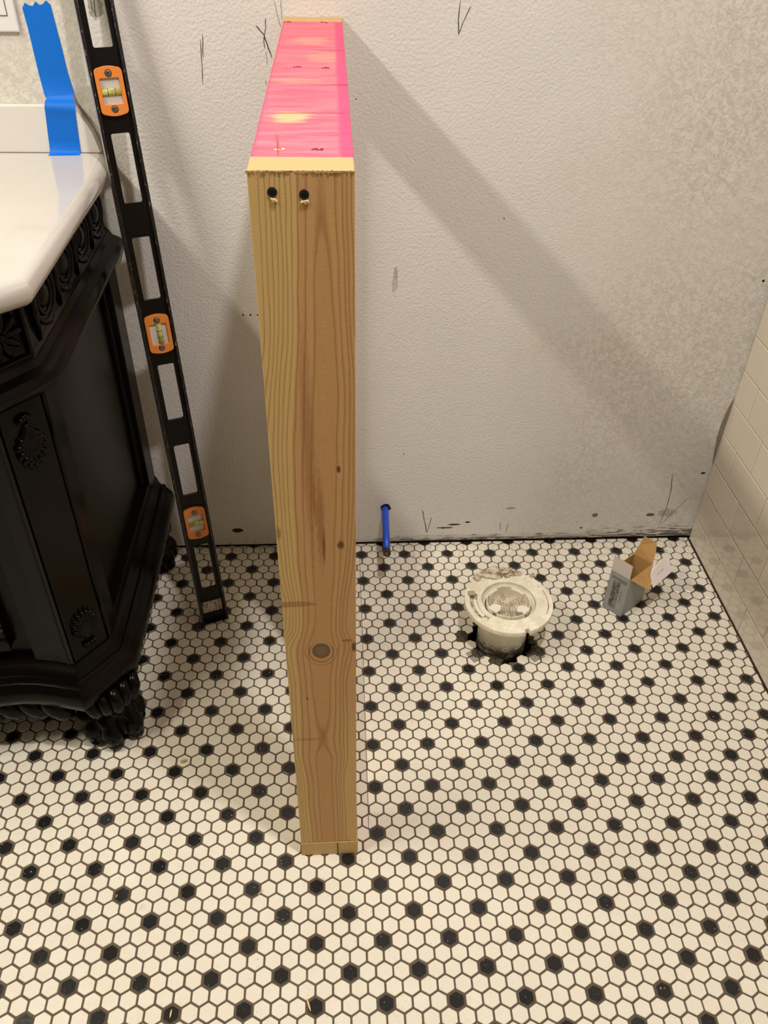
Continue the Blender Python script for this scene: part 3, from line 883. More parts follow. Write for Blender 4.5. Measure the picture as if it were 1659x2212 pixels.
# base moulding, waist rail, frieze cove
def mould(name, path, prof, mat=M_esp, z_ends=True, smooth=True, **k):
    bm = bmesh.new(); sweep(bm, path, prof)
    o = obj(name, bm, mat, van, **k)
    if smooth:
        for p in o.data.polygons: p.use_smooth = True
        try: o.data.set_sharp_from_angle(angle=math.radians(38))
        except Exception: pass
    return o
mould('base_moulding', base, [(-.03, .135), (.026, .135), (.031, .141), (.032, .158), (.029, .170), (.0225, .1765), (.0205, .180), (.019, .1805), (.0165, .188), (.013, .191), (.009, .190), (.004, .197), (.0015, .206), (-.002, .2135), (-.03, .214)])
mould('waist_rail', body, [(-.03, .700), (-.004, .700), (.001, .706), (.006, .708), (.014, .712), (.0205, .7195), (.0215, .729), (.017, .7375), (.009, .741), (.004, .743), (-.001, .752), (-.03, .753)])
mould('frieze', body, [(-.03, .752), (-.002, .7515), (-.0065, .757), (-.009, .78), (-.009, .815), (-.005, .838), (.0, .846), (-.03, .847)], smooth=False)
# carved ovals on the side of the frieze
def oval(y, z, ry=.043, rz=.036, x=XS - .009):
    o = None
    def ring(a, b_, r):
        pts = [(x + .001, y + a * math.cos(t), z + b_ * math.sin(t)) for t in [6.28318 * k / 36 for k in range(37)]]
        bm = bmesh.new(); tube(bm, pts, r, 8, caps=False); return bm
    bm = join(ring(ry, rz, .0046), ring(ry * .68, rz * .70, .0034))
    b2 = bmesh.new(); bmesh.ops.create_uvsphere(b2, u_segments=20, v_segments=12, radius=1, matrix=Matrix.Translation((x - .001, y, z)) @ Matrix.Diagonal((.0085, ry * .46, rz * .5, 1)))
    bm = join(bm, b2)
    # little bead below
    for dy in (-.011, 0, .011):
        b3 = bmesh.new(); bmesh.ops.create_uvsphere(b3, u_segments=10, v_segments=6, radius=1, matrix=Matrix.Translation((x + .002, y + dy, z - rz - .003 + abs(dy) * .3)) @ Matrix.Diagonal((.005, .006, .004, 1)))
        bm = join(bm, b3)
    obj('carved_oval', bm, M_esp, van, smooth=True)
for y in (-.015, -.120, -.228, -.337): oval(y, .797)
for y in (-.0675, -.174, -.2825, -.392):
    bm = bmesh.new(); tube(bm, [(XS - .007, y, .757), (XS - .005, y, .80), (XS - .007, y, .844)], [.004, .006, .004], 8); obj('frieze_bar', bm, M_esp, van, smooth=True)
# rosette on the chamfer of the frieze
def frame_mat(p0, p1, z, out=.0):
    a = Vector((p0[0], p0[1], 0)); b_ = Vector((p1[0], p1[1], 0)); t = (b_ - a).normalized(); nrm = Vector((-t.y, t.x, 0))
    m_ = Matrix.Identity(4); c = (a + b_) / 2 + nrm * out + Vector((0, 0, z))
    for i in range(3): m_[i][0] = t[i]; m_[i][1] = (0, 0, 1)[i]; m_[i][2] = nrm[i]; m_[i][3] = c[i]
    return m_
CH = frame_mat(body[1], body[2], 0, 0)
def petals(center, n, r, wd, h, M_):
    bm = bmesh.new()
    for k in range(n):
        a = 6.28318 * k / n
        m_ = M_ @ Matrix.Translation(center) @ Matrix.Rotation(a, 4, 'Z') @ Matrix.Translation((r * .55, 0, 0)) @ Matrix.Diagonal((r * .5, wd, h, 1))
        bmesh.ops.create_uvsphere(bm, u_segments=12, v_segments=8, radius=1, matrix=m_)
    bmesh.ops.create_uvsphere(bm, u_segments=12, v_segments=8, radius=1, matrix=M_ @ Matrix.Translation(center) @ Matrix.Diagonal((r * .2, r * .2, h * 1.4, 1)))
    return bm
obj('carved_rosette', petals((0, .797, -.006), 10, .034, .0058, .0075, CH), M_esp, van, smooth=True)
bm = bmesh.new()
for x0, x1, z0, z1 in ((-.040, -.036, .757, .840), (.036, .040, .757, .840), (-.040, .040, .757, .761), (-.040, .040, .836, .840)):
    box(bm, x0, x1, z0, z1, -.010, -.001)
bm.transform(CH); obj('rosette_frame', bm, M_esp, van)
# pilaster on the chamfer with a leaf at each end
bm = bmesh.new(); box(bm, -.034, .034, .214, .700, -.02, -.0035, bev=.002)
bm.transform(CH); obj('pilaster', bm, M_esp, van)
for x in (-.0395, .0395):
    bm = bmesh.new(); box(bm, x - .0035, x + .0035, .214, .700, -.03, -.0085); bm.transform(CH); obj('pilaster_groove', bm, M_hole, van)
def leaf(z0, z1, flip):
    """fan of overlapping lobes springing from one end"""
    bm = bmesh.new(); H = z1 - z0; zb = z0 if not flip else z1; sg = 1 if not flip else -1
    def lobe(x, z, ang, ln_, wd, h, lift=0):
        m_ = CH @ Matrix.Translation((x, z, -.0035 + lift)) @ Matrix.Rotation(ang, 4, 'Z') @ Matrix.Translation((ln_ / 2, 0, 0)) @ Matrix.Diagonal((ln_ / 2, wd, h, 1))
        bmesh.ops.create_uvsphere(bm, u_segments=12, v_segments=8, radius=1, matrix=m_)
    for k in range(9):
        t = (k - 4) / 4; a_ = sg * math.pi / 2 + t * .60 * sg
        lobe(t * .005, zb + sg * .016, a_, H * (.86 - .30 * t * t), .0052, .0075)
        for f in (.55, .78):      # scalloped tips
            lobe(t * .005 + math.cos(a_) * H * .8 * f * (.86 - .30 * t * t), zb + sg * .016 + math.sin(a_) * H * .9 * f * (.86 - .30 * t * t), a_ + t * .5 * sg, .014, .0058, .0085)
    for t in (-1, -.4, .4, 1):    # curled base
        lobe(t * .012, zb + sg * .014, -sg * math.pi / 2 - t * .8 * sg, .014, .005, .009)
    obj('carved_leaf', bm, M_esp, van, smooth=True)
leaf(.228, .315, False); leaf(.600, .688, True)
# side frame: stiles and rails round the recessed panel
def sidebox(y0, y1, z0, z1, x0=XS - .02, x1=XS - .002, name='side_stile', mat=M_esp, bev=.002):
    obj(name, boxm(x0, x1, y0, y1, z0, z1, bev=bev), mat, van)
sidebox(-.437, -.392, .212, .702); sidebox(-.022, YB - .001, .212, .702)
sidebox(-.393, -.021, .212, .236, name='side_rail'); sidebox(-.393, -.021, .680, .702, name='side_rail')
bm = bmesh.new(); sweep(bm, [(-.040, .236), (-.040, .680)], [(0, 0)] * 3) if False else None
for y0, y1 in ((-.042, -.023), (-.392, -.384)):
    obj('panel_bead', boxm(XS - .0185, XS - .010, y0, y1, .236, .680, bev=.002), M_esp, van)
# front stile, door
def frontbox(name, path_i, z0, z1, off0, off1, mat=M_esp):
    pth = body[path_i[0]:path_i[1]]; bm = bmesh.new(); sweep(bm, pth, [(off0, z0), (off1, z0), (off1, z1), (off0, z1), (off0, z0)], ends=False)
    rr = None; obj(name, bm, mat, van)
frontbox('front_stile', (2, 5), .214, .700, -.02, -.004)
frontbox('door', (5, 27), .240, .690, -.02, -.001)
frontbox('door_panel', (6, 26), .30, .66, -.02, .001, M_panel)
mould('door_moulding', body[5:27], [(-.003, .262), (.004, .262), (.006, .266), (.005, .271), (.002, .274), (.0015, .281), (.005, .284), (.0045, .290), (-.003, .292)])
# gadrooned apron below the base moulding
def gadroon(path, name, slant=.5, z0=.092, z1=.138, step=.022, rad=.0115, inset=.004):
    L = [Vector(p) for p in path]; acc = 0; bm = bmesh.new()
    for a, b_ in zip(L, L[1:]):
        d = (b_ - a); ln_ = d.length; d = d / ln_; nrm = Vector((-d.y, d.x)); s = (step - acc) if acc else step * .5
        while s < ln_:
            c = a + d * s + nrm * (inset)
            top = Vector((c.x + d.x * slant * .02, c.y + d.y * slant * .02, z1)); bot = Vector((c.x - d.x * slant * .02, c.y - d.y * slant * .02, z0))
            mid = (top + bot) / 2 + Vector((nrm.x, nrm.y, 0)) * .004
            tube(bm, [top, top.lerp(mid, .5) + Vector((nrm.x, nrm.y, 0)) * .0015, mid, mid.lerp(bot, .6), bot - Vector((nrm.x, nrm.y, 0)) * .005], [rad * .75, rad, rad, rad * .85, rad * .35], 10)
            s += step
        acc = (ln_ - s) + step if ln_ > 0 else acc; acc = max(0, min(step, acc))
    obj(name, bm, M_esp, van, smooth=True)
gadroon([(XS + .004, YB - .05), (XS + .004, -.425)], 'side_gadroon', step=.026, rad=.0135, slant=.8)
gadroon([(-.628, -.5)] + serp(-.600, -.508)[1:16], 'front_gadroon', z0=.086, z1=.138, step=.040, rad=.0185, slant=1.0)
obj('apron_core', boxm(-1.44, XS - .012, -.480, YB - .002, .100, .1401), M_esp, van)
# claw feet
def remesh(bm, vs=.0028):
    me = bpy.data.meshes.new('t'); bm.to_mesh(me); bm.free(); o = bpy.data.objects.new('t', me); C.objects.link(o)
    md = o.modifiers.new('r', 'REMESH'); md.mode = 'VOXEL'; md.voxel_size = vs
    sm = o.modifiers.new('s', 'SMOOTH'); sm.iterations = 4; sm.factor = .5
    dg = bpy.context.evaluated_depsgraph_get(); out = bpy.data.meshes.new_from_object(o.evaluated_get(dg)); bpy.data.objects.remove(o)
    return out
def claw(cx, cy, ang):
    F_ = Matrix.Translation((cx, cy, 0)) @ Matrix.Rotation(ang, 4, 'Z')      # local -y is the front
    bm = bmesh.new()
    def ell(x, y, z, a, b_, c, rx=0, rz=0):
        bmesh.ops.create_uvsphere(bm, u_segments=20, v_segments=14, radius=1, matrix=F_ @ Matrix.Translation((x, y, z)) @ Matrix.Rotation(rz, 4, 'Z') @ Matrix.Rotation(rx, 4, 'X') @ Matrix.Diagonal((a, b_, c, 1)))
    ell(0, .010, .034, .037, .036, .033)                  # ball
    ell(0, .014, .072, .036, .032, .032)                  # ankle
    for tx, ty, rz in ((-.0205, 0, .25), (.0205, 0, -.25), (.040, .030, -1.2), (-.040, .030, 1.2)):   # toes clasping
        ell(tx, -.006 + ty, .060, .0175, .024, .015, .6, rz)
        ell(tx * 1.02, -.019 + ty, .034, .0188, .0200, .027, -.15, rz)
        ell(tx * .98, -.022 + ty, .015, .0165, .0165, .0148, 0, rz)
    ell(0, .043, .018, .024, .020, .0175)
    me = remesh(bm)
    ft = obj('claw_foot', me, M_esp, van, smooth=True)
    zmin = min((MW(ft) @ v.co).z for v in ft.data.vertices)
    for v in ft.data.vertices: v.co.z -= zmin - .0006
    bm = bmesh.new()                                      # ribbed knee
    for k in range(5):
        t = (k - 2) / 2; x = t * .040
        pts = [(x * 1.1, -.016 + abs(t) * .012, .140), (x * 1.0, -.028 + abs(t) * .013, .120), (x * .85, -.027 + abs(t) * .013, .102), (x * .72, -.016 + abs(t) * .010, .084), (x * .66, -.006, .074)]
        tube(bm, [F_ @ Vector(p) for p in pts], [.0095, .0118, .0118, .0100, .005], 12)
    bmesh.ops.create_uvsphere(bm, u_segments=20, v_segments=12, radius=1, matrix=F_ @ Matrix.Translation((0, .010, .108)) @ Matrix.Diagonal((.036, .032, .034, 1)))
    obj('carved_knee', bm, M_esp, van, smooth=True)
claw(-.564, -.478, math.radians(38))
claw(-.563, -.012, math.radians(90))
claw(-1.36, -.470, math.radians(-20))

# countertop with backsplash
ct = thing('vanity_countertop', 'glossy white stone countertop with a clipped corner lying on the dark vanity', 'countertop', (-1.0, -.24, .848))
cpath = [(-.546, YB), (-.5415, .018), (-.5375, .0), (-.5345, -.02), (-.5315, -.045), (-.5283, -.09), (-.5268, -.486), (-.592, -.548)] + [(x, y) for x, y in [(-.75, -.560), (-1.0, -.575), (-1.25, -.570), (-1.46, -.55)]]
prof = [(-.04, .8485), (-.004, .8485), (.004, .851), (.0105, .8565), (.0145, .864), (.0150, .8705), (.0125, .8775), (.0075, .8825), (.0025, .8846), (0, .885)]
bm = bmesh.new(); rings = sweep(bm, cpath, prof, ends=False)
e0 = bm.verts.new((cpath[-1][0], YB, .885)); bm.faces.new([r[-1] for r in rings] + [e0])
e1 = bm.verts.new((cpath[-1][0], YB, .8485)); bm.faces.new([r[0] for r in rings] + [e1])
bm.faces.new(rings[0]); 
o = obj('slab', bm, M_quartz, ct)
for p in o.data.polygons: p.use_smooth = len(p.vertices) < 6
try: o.data.set_sharp_from_angle(angle=math.radians(30))
except Exception: pass
# splash with a swept-down end
YS = YW - .0195
end = [at(px, py, YS, 1) for px, py in ((150, 231), (160, 233), (168, 242), (176, 256), (188, 270), (198, 286), (205, 302), (212, 318), (216, 329))]
out = [(-1.46, .8852), (-1.46, .9535)] + [(p.x, max(.8852, p.z)) for p in end[:-1]] + [(end[-1].x, .8852)]
bm = bmesh.new()
fr_ = [bm.verts.new((x, YS, z)) for x, z in out]; bk = [bm.verts.new((x, YB, z)) for x, z in out]
n = len(out)
for k in range(n): bm.faces.new((fr_[k], fr_[(k + 1) % n], bk[(k + 1) % n], bk[k]))
bm.faces.new(fr_); bm.faces.new(bk)
obj('backsplash', bm, M_splash, ct)
obj('splash_joint', boxm(-1.46, end[-1].x, YS - .0008, YS, .885, .8862), plain('joint_shadow_line', lin(120, 108, 96), .8), ct)

# blue tape from the wall down over the splash onto the counter
def strip(sections, th=.00035):
    bm = bmesh.new(); prev = None
    for L_, R_ in sections:
        row = [bm.verts.new(L_.lerp(R_, k / 8)) for k in range(9)]
        if prev:
            for k in range(8): bm.faces.new((prev[k], prev[k + 1], row[k + 1], row[k]))
        prev = row
    return bm
secs = []
W_ = YW - .0006
tl = [(47, 12), (60, 60), (72, 110), (84, 160), (97, 208)]; tr = [(108, 5), (120, 52), (134, 105), (146, 155), (160, 200)]
for a, c in zip(tl, tr): secs.append((at(*a, W_, 1), at(*c, W_, 1)))
secs.append((at(101, 213, W_ - .003, 1), at(158, 212, W_ - .004, 1)))
secs.append((at(97, 219, W_ - .008, 1), at(161, 220, W_ - .010, 1)))
secs.append((at(96, 226, YS - .004, 1), at(163, 229, YS - .004, 1)))
secs.append((at(97, 238, YS - .0009, 1), at(163, 244, YS - .0009, 1)))
for t in (.35, .7, .97):
    secs.append((at(97 + 11 * t, 238 + 88 * t, YS - .0007, 1), at(163 + 12 * t, 244 + 85 * t, YS - .0007, 1)))
secs.append((at(107, 332, .8856), at(173, 331, .8856))); secs.append((at(104, 336, .8854), at(172, 335, .8854)))
bm = strip(secs)
for v in bm.verts:      # torn wavy top edge
    if (v.co - secs[0][0]).dot((secs[0][1] - secs[0][0]).normalized()) >= -1e-4 and abs((v.co - secs[0][0]).dot((secs[0][1] - secs[0][0]).normalized().cross(Vector((0, 1, 0))))) < 1e-4:
        v.co.z += .0035 * math.sin(v.co.x * 420)
tp_ = obj('masking_tape', bm, M_tape, smooth=True)
tp_['label'] = 'strip of bright blue masking tape running down the wall onto the countertop'; tp_['category'] = 'tape'

# wall plate at the upper left
q = at(43, 70, YW - .006, 1)
wp = thing('outlet_cover', 'white plastic electrical cover plate on the wall above the countertop', 'outlet', (q.x - .035, YW, q.z + .057))
bm = bmesh.new(); box(bm, q.x - .070, q.x, YW - .0058, YW - .0004, q.z, q.z + .114, bev=.0022); obj('cover_plate', bm, M_plastic, wp)
q2 = at(15, 33, YW - .006, 1)
bm = bmesh.new(); box(bm, q.x - .0515, q2.x, YW - .0078, YW - .005, q2.z, q.z + .114 - (q2.z - q.z), bev=.0009); rc = obj('receptacle', bm, M_plastic, wp)
obj('reveal', boxm(q.x - .0525, q2.x + .0008, YW - .0061, YW - .0055, q2.z - .0008, q.z + .115 - (q2.z - q.z)), plain('reveal_grey', lin(90, 88, 86), .6), wp)
for dz in (.012, .044):
    obj('socket_slot', boxm(q.x - .043, q.x - .0415, YW - .0081, YW - .0077, q2.z + dz, q2.z + dz + .008), M_hole, rc)

# ------------------------------------------------------------------ blue water pipe
ho = at(832, 1098, YW, 1)
pp = thing('water_pipe', 'blue plastic water pipe stub poking out of the back wall', 'pipe', (ho.x, YW, ho.z))
tip = Vector((ho.x - .004, -.113, .103))
r0 = Vector((ho.x, YW - .001, ho.z - .001))
bm = bmesh.new(); tube(bm, [r0 + Vector((0, .02, 0)), r0, r0.lerp(tip, .5), tip + Vector((0, .012, 0))], .0079, 20); obj('tube', bm, M_blue, pp, smooth=True)
bm = bmesh.new(); R1 = lathe(bm, [(.0082, 0), (.0084, .004), (.0082, .0125)], (0, 0, 0), 20); R2 = lathe(bm, [(.0082, 0), (.0055, 0), (.0055, .004)], (0, 0, 0), 20)
ax_ = (r0 - tip).normalized(); rot = Vector((0, 0, 1)).rotation_difference(ax_).to_matrix().to_4x4()
bm.transform(Matrix.Translation(tip) @ rot); obj('pipe_end', bm, M_bluecap, pp, smooth=True)
bm = bmesh.new(); bmesh.ops.create_circle(bm, cap_ends=True, segments=20, radius=.0056, matrix=Matrix.Translation(tip + ax_ * .002) @ rot); obj('pipe_plug', bm, M_core, pp)
bm = bmesh.new(); random.seed(9)
vs = [bm.verts.new((ho.x + .001 + .0118 * random.uniform(.85, 1.12) * math.cos(6.28318 * k / 22), YW - .0009, ho.z + .002 + .0118 * random.uniform(.85, 1.12) * math.sin(6.28318 * k / 22))) for k in range(22)]
bm.faces.new(vs); obj('pipe_hole', bm, M_hole, wall_back)

# ------------------------------------------------------------------ closet flange
FC = Vector((.1845, -.2640)); FZ = .105; FR = .0890
cf = thing('closet_flange', 'dirty white plastic toilet flange standing up from a rough hole in the floor', 'drain flange', (HC[0], HC[1], 0))
bm = bmesh.new()
lathe(bm, [(.0505, -.075), (.0505, .045), (.0535, .046), (.0535, .085), (.058, .094)], (HC[0], HC[1], 0), 64)
for v in bm.verts:
    if v.co.z > .04: v.co.x += (FC.x - HC[0]) * min(1, (v.co.z - .04) / .05); v.co.y += (FC.y - HC[1]) * min(1, (v.co.z - .04) / .05)
obj('drain_pipe', bm, M_pvc, cf, smooth=True)
def arc_slot(a0, a1, r0, r1, n=14):
    A = [math.radians(a0 + (a1 - a0) * k / n) for k in range(n + 1)]
    return [(r1 * math.cos(a), r1 * math.sin(a)) for a in A] + [(r0 * math.cos(a), r0 * math.sin(a)) for a in reversed(A)]
notch = []
out = [((FR if not 282.5 < 360 * k / 240 < 288.5 else .0795) * math.cos(6.28318530718 * k / 240), (FR if not 282.5 < 360 * k / 240 < 288.5 else .0795) * math.sin(6.28318530718 * k / 240)) for k in range(240)]
disc = plate(out, [circle(0, 0, .0545, 64)[::-1], arc_slot(160, 226, .0640, .0785), arc_slot(-30, 34, .0790, .0805), circle(.0715, -.003, .0016, 8)], -.012, 0, bev=.0008)
disc.transform(Matrix.Translation((FC.x, FC.y, FZ)))
fl = obj('flange_ring', disc, M_pvc, cf)
bm = bmesh.new(); lathe(bm, [(.0545, -.0005), (.0555, .0012), (.0570, -.0004)], (FC.x, FC.y, FZ), 64)
lathe(bm, [(.0570, -.012), (.0560, -.0005), (.0545, -.010), (.0540, -.030)], (FC.x, FC.y, FZ), 64); obj('inner_lip', bm, M_pvc, fl, smooth=True)
bm = bmesh.new(); r_ = lathe(bm, [(.0540, -.004), (.0520, -.012), (.0470, -.014)], (FC.x, FC.y, FZ), 64); obj('inner_step', bm, M_pvc, fl, smooth=True)
# broken collar standing inside, with tabs
bm = bmesh.new()
def collar(a0, a1, r0, r1, z0, z1, n=20):
    rows = []
    for k in range(n + 1):
        a = math.radians(a0 + (a1 - a0) * k / n); rows.append([bm.verts.new((FC.x + r * math.cos(a), FC.y + r * math.sin(a), FZ + z)) for r, z in ((r0, z0), (r0, z1), (r1, z1), (r1, z0))])
    for p_, q_ in zip(rows, rows[1:]):
        for k in range(4): bm.faces.new((p_[k], p_[(k + 1) % 4], q_[(k + 1) % 4], q_[k]))
    bm.faces.new(rows[0]); bm.faces.new(rows[-1])
for a0, a1 in ((-40, 34), (72, 112), (150, 214), (228, 262), (270, 308)):
    collar(a0, a1, .0428, .0446, -.026, -.0025)
for a0, a1 in ((34, 72), (112, 150)):
    collar(a0, a1, .0405, .0425, -.026, -.007)
obj('collar', bm, M_pvc, cf)
bm = bmesh.new(); r_ = lathe(bm, [(.0475, -.014), (.0465, -.024), (.0405, -.025), (.012, -.0235)], (FC.x, FC.y, FZ), 64); bm.faces.new(r_[-1]); obj('test_cap', bm, M_cap, cf, smooth=False)
M_fresh = plain('fresh_white_plastic', lin(240, 232, 222), .5, .05, 60)
for a, r_ in ((208, .033), (-38, .033)):
    aa = math.radians(a); c = Vector((FC.x + r_ * math.cos(aa), FC.y + r_ * math.sin(aa), FZ - .0050))
    bm = bmesh.new(); random.seed(int(a) + 400)
    pts = [(c.x + .0135 * random.uniform(.7, 1.25) * math.cos(6.28 * k / 13), c.y + .0105 * random.uniform(.65, 1.25) * math.sin(6.28 * k / 13)) for k in range(13)]
    top = [bm.verts.new((x, y, c.z)) for x, y in pts]; bot = [bm.verts.new((x, y, c.z - .004)) for x, y in pts]
    bm.faces.new(top); bm.faces.new(bot)
    for k in range(13): bm.faces.new((top[k], top[(k + 1) % 13], bot[(k + 1) % 13], bot[k]))
    obj('snapped_tab', bm, M_fresh, cf)
for a in (222, 255, 285, 322, 50, 24, 128, 160):
    aa = math.radians(a); bm = bmesh.new(); rr = .0765
    R_ = lathe(bm, [(.0062, -.0002), (.0060, .0010), (.0052, .0012), (.0046, .0002)], (FC.x + rr * math.cos(aa), FC.y + rr * math.sin(aa), FZ), 16); bm.faces.new(R_[-1]); obj('bolt_boss', bm, M_pvc, fl, smooth=False)
sf = [(r * math.cos(a), r * math.sin(a)) for r, aa in ((.0795, range(156, 231, 3)), (.063, range(228, 153, -3))) for a in [math.radians(q_) for q_ in aa]]
me = plate(sf, [], -.012, -.0065); me.transform(Matrix.Translation((FC.x, FC.y, FZ))); obj('slot_floor', me, M_putty, fl)
bm = bmesh.new()
for k in range(8):
    aa = math.radians(176 + k * 5); bmesh.ops.create_icosphere(bm, subdivisions=2, radius=1, matrix=Matrix.Translation((FC.x + .068 * math.cos(aa), FC.y + .068 * math.sin(aa), FZ - .004)) @ Matrix.Rotation(aa, 4, 'Z') @ Matrix.Diagonal((.0042, .0055, .003, 1)))
obj('white_smear', bm, M_fresh, fl, smooth=True)
# slot cover at the left with a loose piece
obj('slot_block', boxm(FC.x - .080, FC.x - .066, FC.y + .016, FC.y + .028, FZ - .001, FZ + .0035, bev=.001), plain('grey_slot_piece', lin(176, 166, 148), .6, .1, 60), fl)
# dried mastic heaped on the far rim
random.seed(21); bm = bmesh.new()
for k in range(34):
    a = math.radians(random.gauss(98, 20)); r = random.uniform(.070, .094); s = random.uniform(.0035, .0085)
    bmesh.ops.create_icosphere(bm, subdivisions=2, radius=1, matrix=Matrix.Translation((FC.x + r * math.cos(a), FC.y + r * math.sin(a), FZ + .0005 + random.uniform(0, .003))) @ Matrix.Diagonal((s * 1.3, s, s * .55, 1)))
me = remesh(bm, .0018); obj('mastic_lump', me, M_putty, cf, smooth=True)
for cx, cy in ((-.026, .083), (.004, .082)):
    bm = bmesh.new(); tube(bm, [(FC.x + cx + .0075 * math.cos(t), FC.y + cy + .006 * math.sin(t), FZ + .005) for t in [6.28318 * k / 16 for k in range(17)]], .0022, 7, False); obj('bolt_ring', bm, M_putty, fl, smooth=True)

# ------------------------------------------------------------------ open carton
BF = Vector((.447, -.2185)); U1 = Vector((-.0308, .0338)); U2 = Vector((.0612, .0478)); BH = .1105
bxt = thing('cardboard_box', 'small open grey carton with kraft inside and torn flaps, near the tiled wall', 'box', (BF.x + .015, BF.y + .04, 0))
def quad(name, pts, mo, mi=None, th=.0006, label=None, parent=bxt, out=None):
    """card panel: pts counter-clockwise seen from its outside; mo outside, mi inside"""
    P = [Vector(p) for p in pts]; nrm = (P[1] - P[0]).cross(P[-1] - P[0]).normalized()
    if out is None: out = sum(P, Vector()) / len(P) - Vector((BF.x + (U1.x + U2.x) / 2, BF.y + (U1.y + U2.y) / 2, .05))
    if nrm.dot(Vector(out)) < 0: P = P[::-1]; nrm = -nrm
    bm = bmesh.new(); a = [bm.verts.new(p + nrm * th / 2) for p in P]; c = [bm.verts.new(p - nrm * th / 2) for p in P]
    f1 = bm.faces.new(a); f2 = bm.faces.new(c[::-1]); f2.material_index = 1
    for k in range(len(P)):
        f = bm.faces.new((a[k], c[k], c[(k + 1) % len(P)], a[(k + 1) % len(P)])); f.material_index = 1
    me = bpy.data.meshes.new(name); bm.to_mesh(me); bm.free()
    return obj(name, me, [mo, mi or mo], parent, **({'label': label} if label else {}))
def bp_(s, t, z): v = BF + U1 * s + U2 * t; return Vector((v.x, v.y, z))
Z0 = .0012
# window face (front-left): from L to F
quad('window_face', [bp_(1, 0, Z0), bp_(0, 0, Z0), bp_(0, 0, BH), bp_(1, 0, BH)], M_cgrey, M_kraft)
quad('side_face', [bp_(0, 0, Z0), bp_(0, 1, Z0), bp_(0, 1, BH), bp_(0, 0, BH)], M_cgrey, M_kraft)
quad('side_face', [bp_(1, 1, Z0), bp_(1, 0, Z0), bp_(1, 0, BH), bp_(1, 1, BH)], M_cgrey, M_kraft)
quad('back_face', [bp_(0, 1, Z0), bp_(1, 1, Z0), bp_(1, 1, BH), bp_(0, 1, BH)], M_cgrey, M_kraft)
quad('base_face', [bp_(0, 0, Z0 + .0005), bp_(1, 0, Z0 + .0005), bp_(1, 1, Z0 + .0005), bp_(0, 1, Z0 + .0005)], M_cgrey, M_kraft)
n1 = Vector((U1.y, -U1.x, 0)).normalized(); n1 = -n1 if n1.dot(Vector((U2.x, U2.y, 0))) > 0 else n1     # outward of window face
def face_pt(s, z, lift): v = bp_(1 - s, 0, z); return v + n1 * lift
wnd = [face_pt(s, z, .0006) for s, z in ((.24, .018), (.27, .012), (.56, .012), (.60, .018), (.60, .083), (.56, .088), (.27, .088), (.24, .083))]
quad('picture_window', wnd, M_cwin, M_cwin, .0003)
# printed marks
for k, (z, s0, s1) in enumerate(((.097, .12, .92), (.0935, .12, .86), (.0905, .5, .9))):
    quad('print_line', [face_pt(s0, z, .0006), face_pt(s1, z, .0006), face_pt(s1, z + .0013, .0006), face_pt(s0, z + .0013, .0006)], M_cdark, None, .0002)
for k in range(5):
    quad('print_line', [face_pt(.70 + .05 * (k % 2), .040 + k * .006, .0006), face_pt(.73 + .05 * (k % 2), .040 + k * .006, .0006), face_pt(.73 + .05 * (k % 2), .044 + k * .006, .0006), face_pt(.70 + .05 * (k % 2), .044 + k * .006, .0006)], M_cdark, None, .0002)
obj('recycling_mark', ribbon([face_pt(.68, .022, .0006), face_pt(.82, .022, .0006), face_pt(.75, .031, .0006), face_pt(.68, .022, .0006)], .0012, n1, .0003), M_cwhite, bxt)
# flaps
n2 = Vector((U2.y, -U2.x, 0)).normalized(); n2 = -n2 if n2.dot(Vector((U1.x, U1.y, 0))) > 0 else n2
quad('white_flap', [bp_(1, 0, BH), bp_(.04, 0, BH), bp_(.03, 0, BH + .040) + n1 * .004, bp_(.99, 0, BH + .042) + n1 * .004], M_cwhite, M_kraft, label='white end flap standing up')
T1, T2 = at(1392, 1158, .158), at(1419, 1172, .153)
quad('kraft_flap', [bp_(0, 1, BH), bp_(1, 1, BH), bp_(1, 1, BH).lerp(T1, .5) + Vector((.001, 0, 0)), T1, T2, bp_(0, 1, BH).lerp(T2, .6) + Vector((.0015, -.001, 0))], M_kraft, M_kraft, label='kraft flap standing up')
P1, P2, P3 = at(1280 + 1090 / 8.295, 1140 + 612 / 8.295, .108), at(1280 + 1055 / 8.295, 1140 + 1112 / 8.295, .082), at(1280 + 940 / 8.295, 1140 + 1085 / 8.295, .088)
Pm = at(1280 + 1030 / 8.295, 1140 + 840 / 8.295, .100)
quad('torn_flap', [bp_(0, 0, BH), P3, P2, Pm, P1, bp_(0, 1, BH)], M_kraft, M_cgrey, label='torn kraft flap folded out', out=(0, 0, 1))
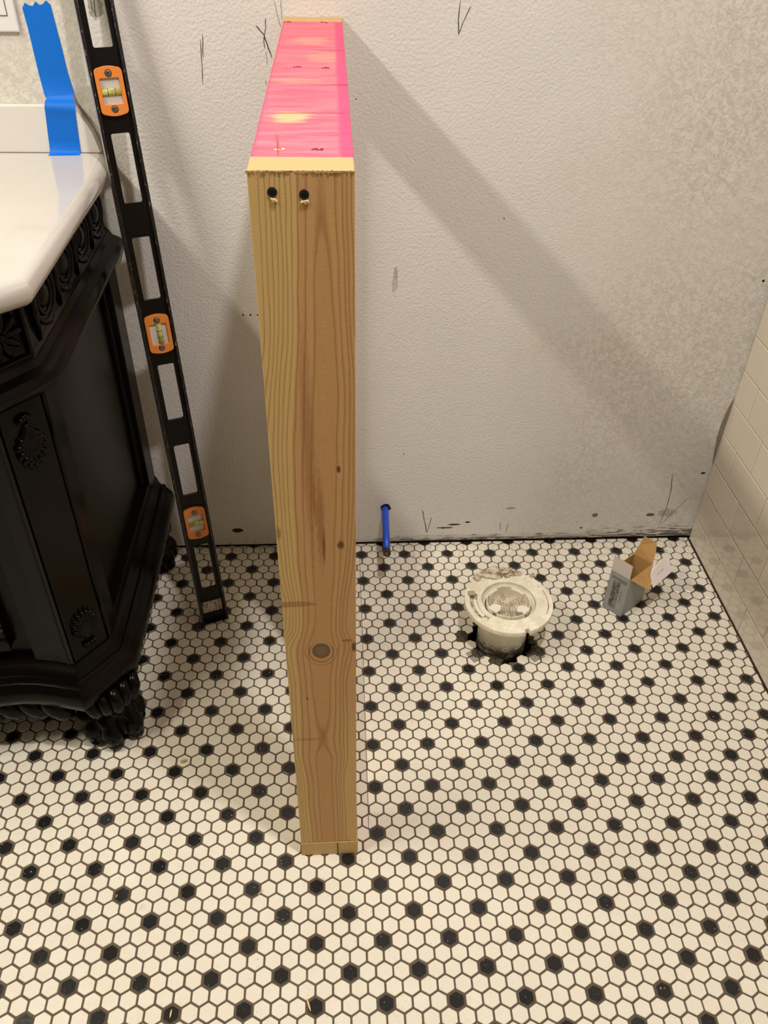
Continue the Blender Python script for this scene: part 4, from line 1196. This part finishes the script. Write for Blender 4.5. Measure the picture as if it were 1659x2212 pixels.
W1, W2, W3, W4, W5 = [at(1280 + a / 8.295, 1140 + c / 8.295, z) for a, c, z in ((1105, 640, .1105), (1030, 840, .1025), (1080, 1082, .086), (1420, 790, .094), (1362, 490, .118))]
Wt1, Wt2 = at(1280 + 1270 / 8.295, 1140 + 545 / 8.295, .115), at(1280 + 1180 / 8.295, 1140 + 590 / 8.295, .112)
quad('tuck_flap', [W1, W2, W3, W4, W5, Wt1, Wt2], M_cwhite, M_kraft, label='white tuck panel with small print', out=(0, 0, 1))
qn = (W4 - W3).cross(W1 - W3).normalized(); qn = -qn if qn.z < 0 else qn
for k in range(9):
    a = at(1280 + (1155 + k * 13) / 8.295, 1140 + (845 - k * 12) / 8.295, .1025 + k * .0004); c = at(1280 + (1163 + k * 13) / 8.295, 1140 + (820 - k * 12) / 8.295, .1035 + k * .0004)
    if k == 4: continue
    obj('print_letter', ribbon([a, c], .0016, qn, .0009), M_cdark, bxt)

# ------------------------------------------------------------------ crumbs on the floor
def chip(px, py, l, wd, ang, mat, label, cat='wood chip'):
    q = at(px, py, .001); bm = bmesh.new()
    bmesh.ops.create_icosphere(bm, subdivisions=2, radius=1, matrix=Matrix.Translation((q.x, q.y, .0010 + wd * .35)) @ Matrix.Rotation(ang, 4, 'Z') @ Matrix.Diagonal((l / 2, wd / 2, wd * .35, 1)))
    for v in bm.verts: v.co += Vector((random.uniform(-1, 1), random.uniform(-1, 1), 0)) * wd * .08
    o = obj('wood_chip', bm, mat); o['label'] = label; o['category'] = cat; return o
M_chip = plain('tan_wood_chip', lin(206, 170, 110), .8, .15, 300)
chip(397, 1645, .012, .0055, .35, M_chip, 'oval tan wood chip on the white tiles right of the claw foot')
chip(667, 2171, .019, .0028, 1.9, M_splint, 'pale splinter on the tiles at the bottom, below the half wall')
chip(369, 2190, .012, .0022, 1.5, M_splint, 'pale splinter lying on a black tile near the bottom edge')
chip(563, 1928, .012, .002, .8, M_splint, 'thin pale splinter beside a black tile, left below the half wall')
chip(252, 1936, .006, .0016, 1.3, M_splint, 'tiny curled pale shaving on a black tile at the lower left')
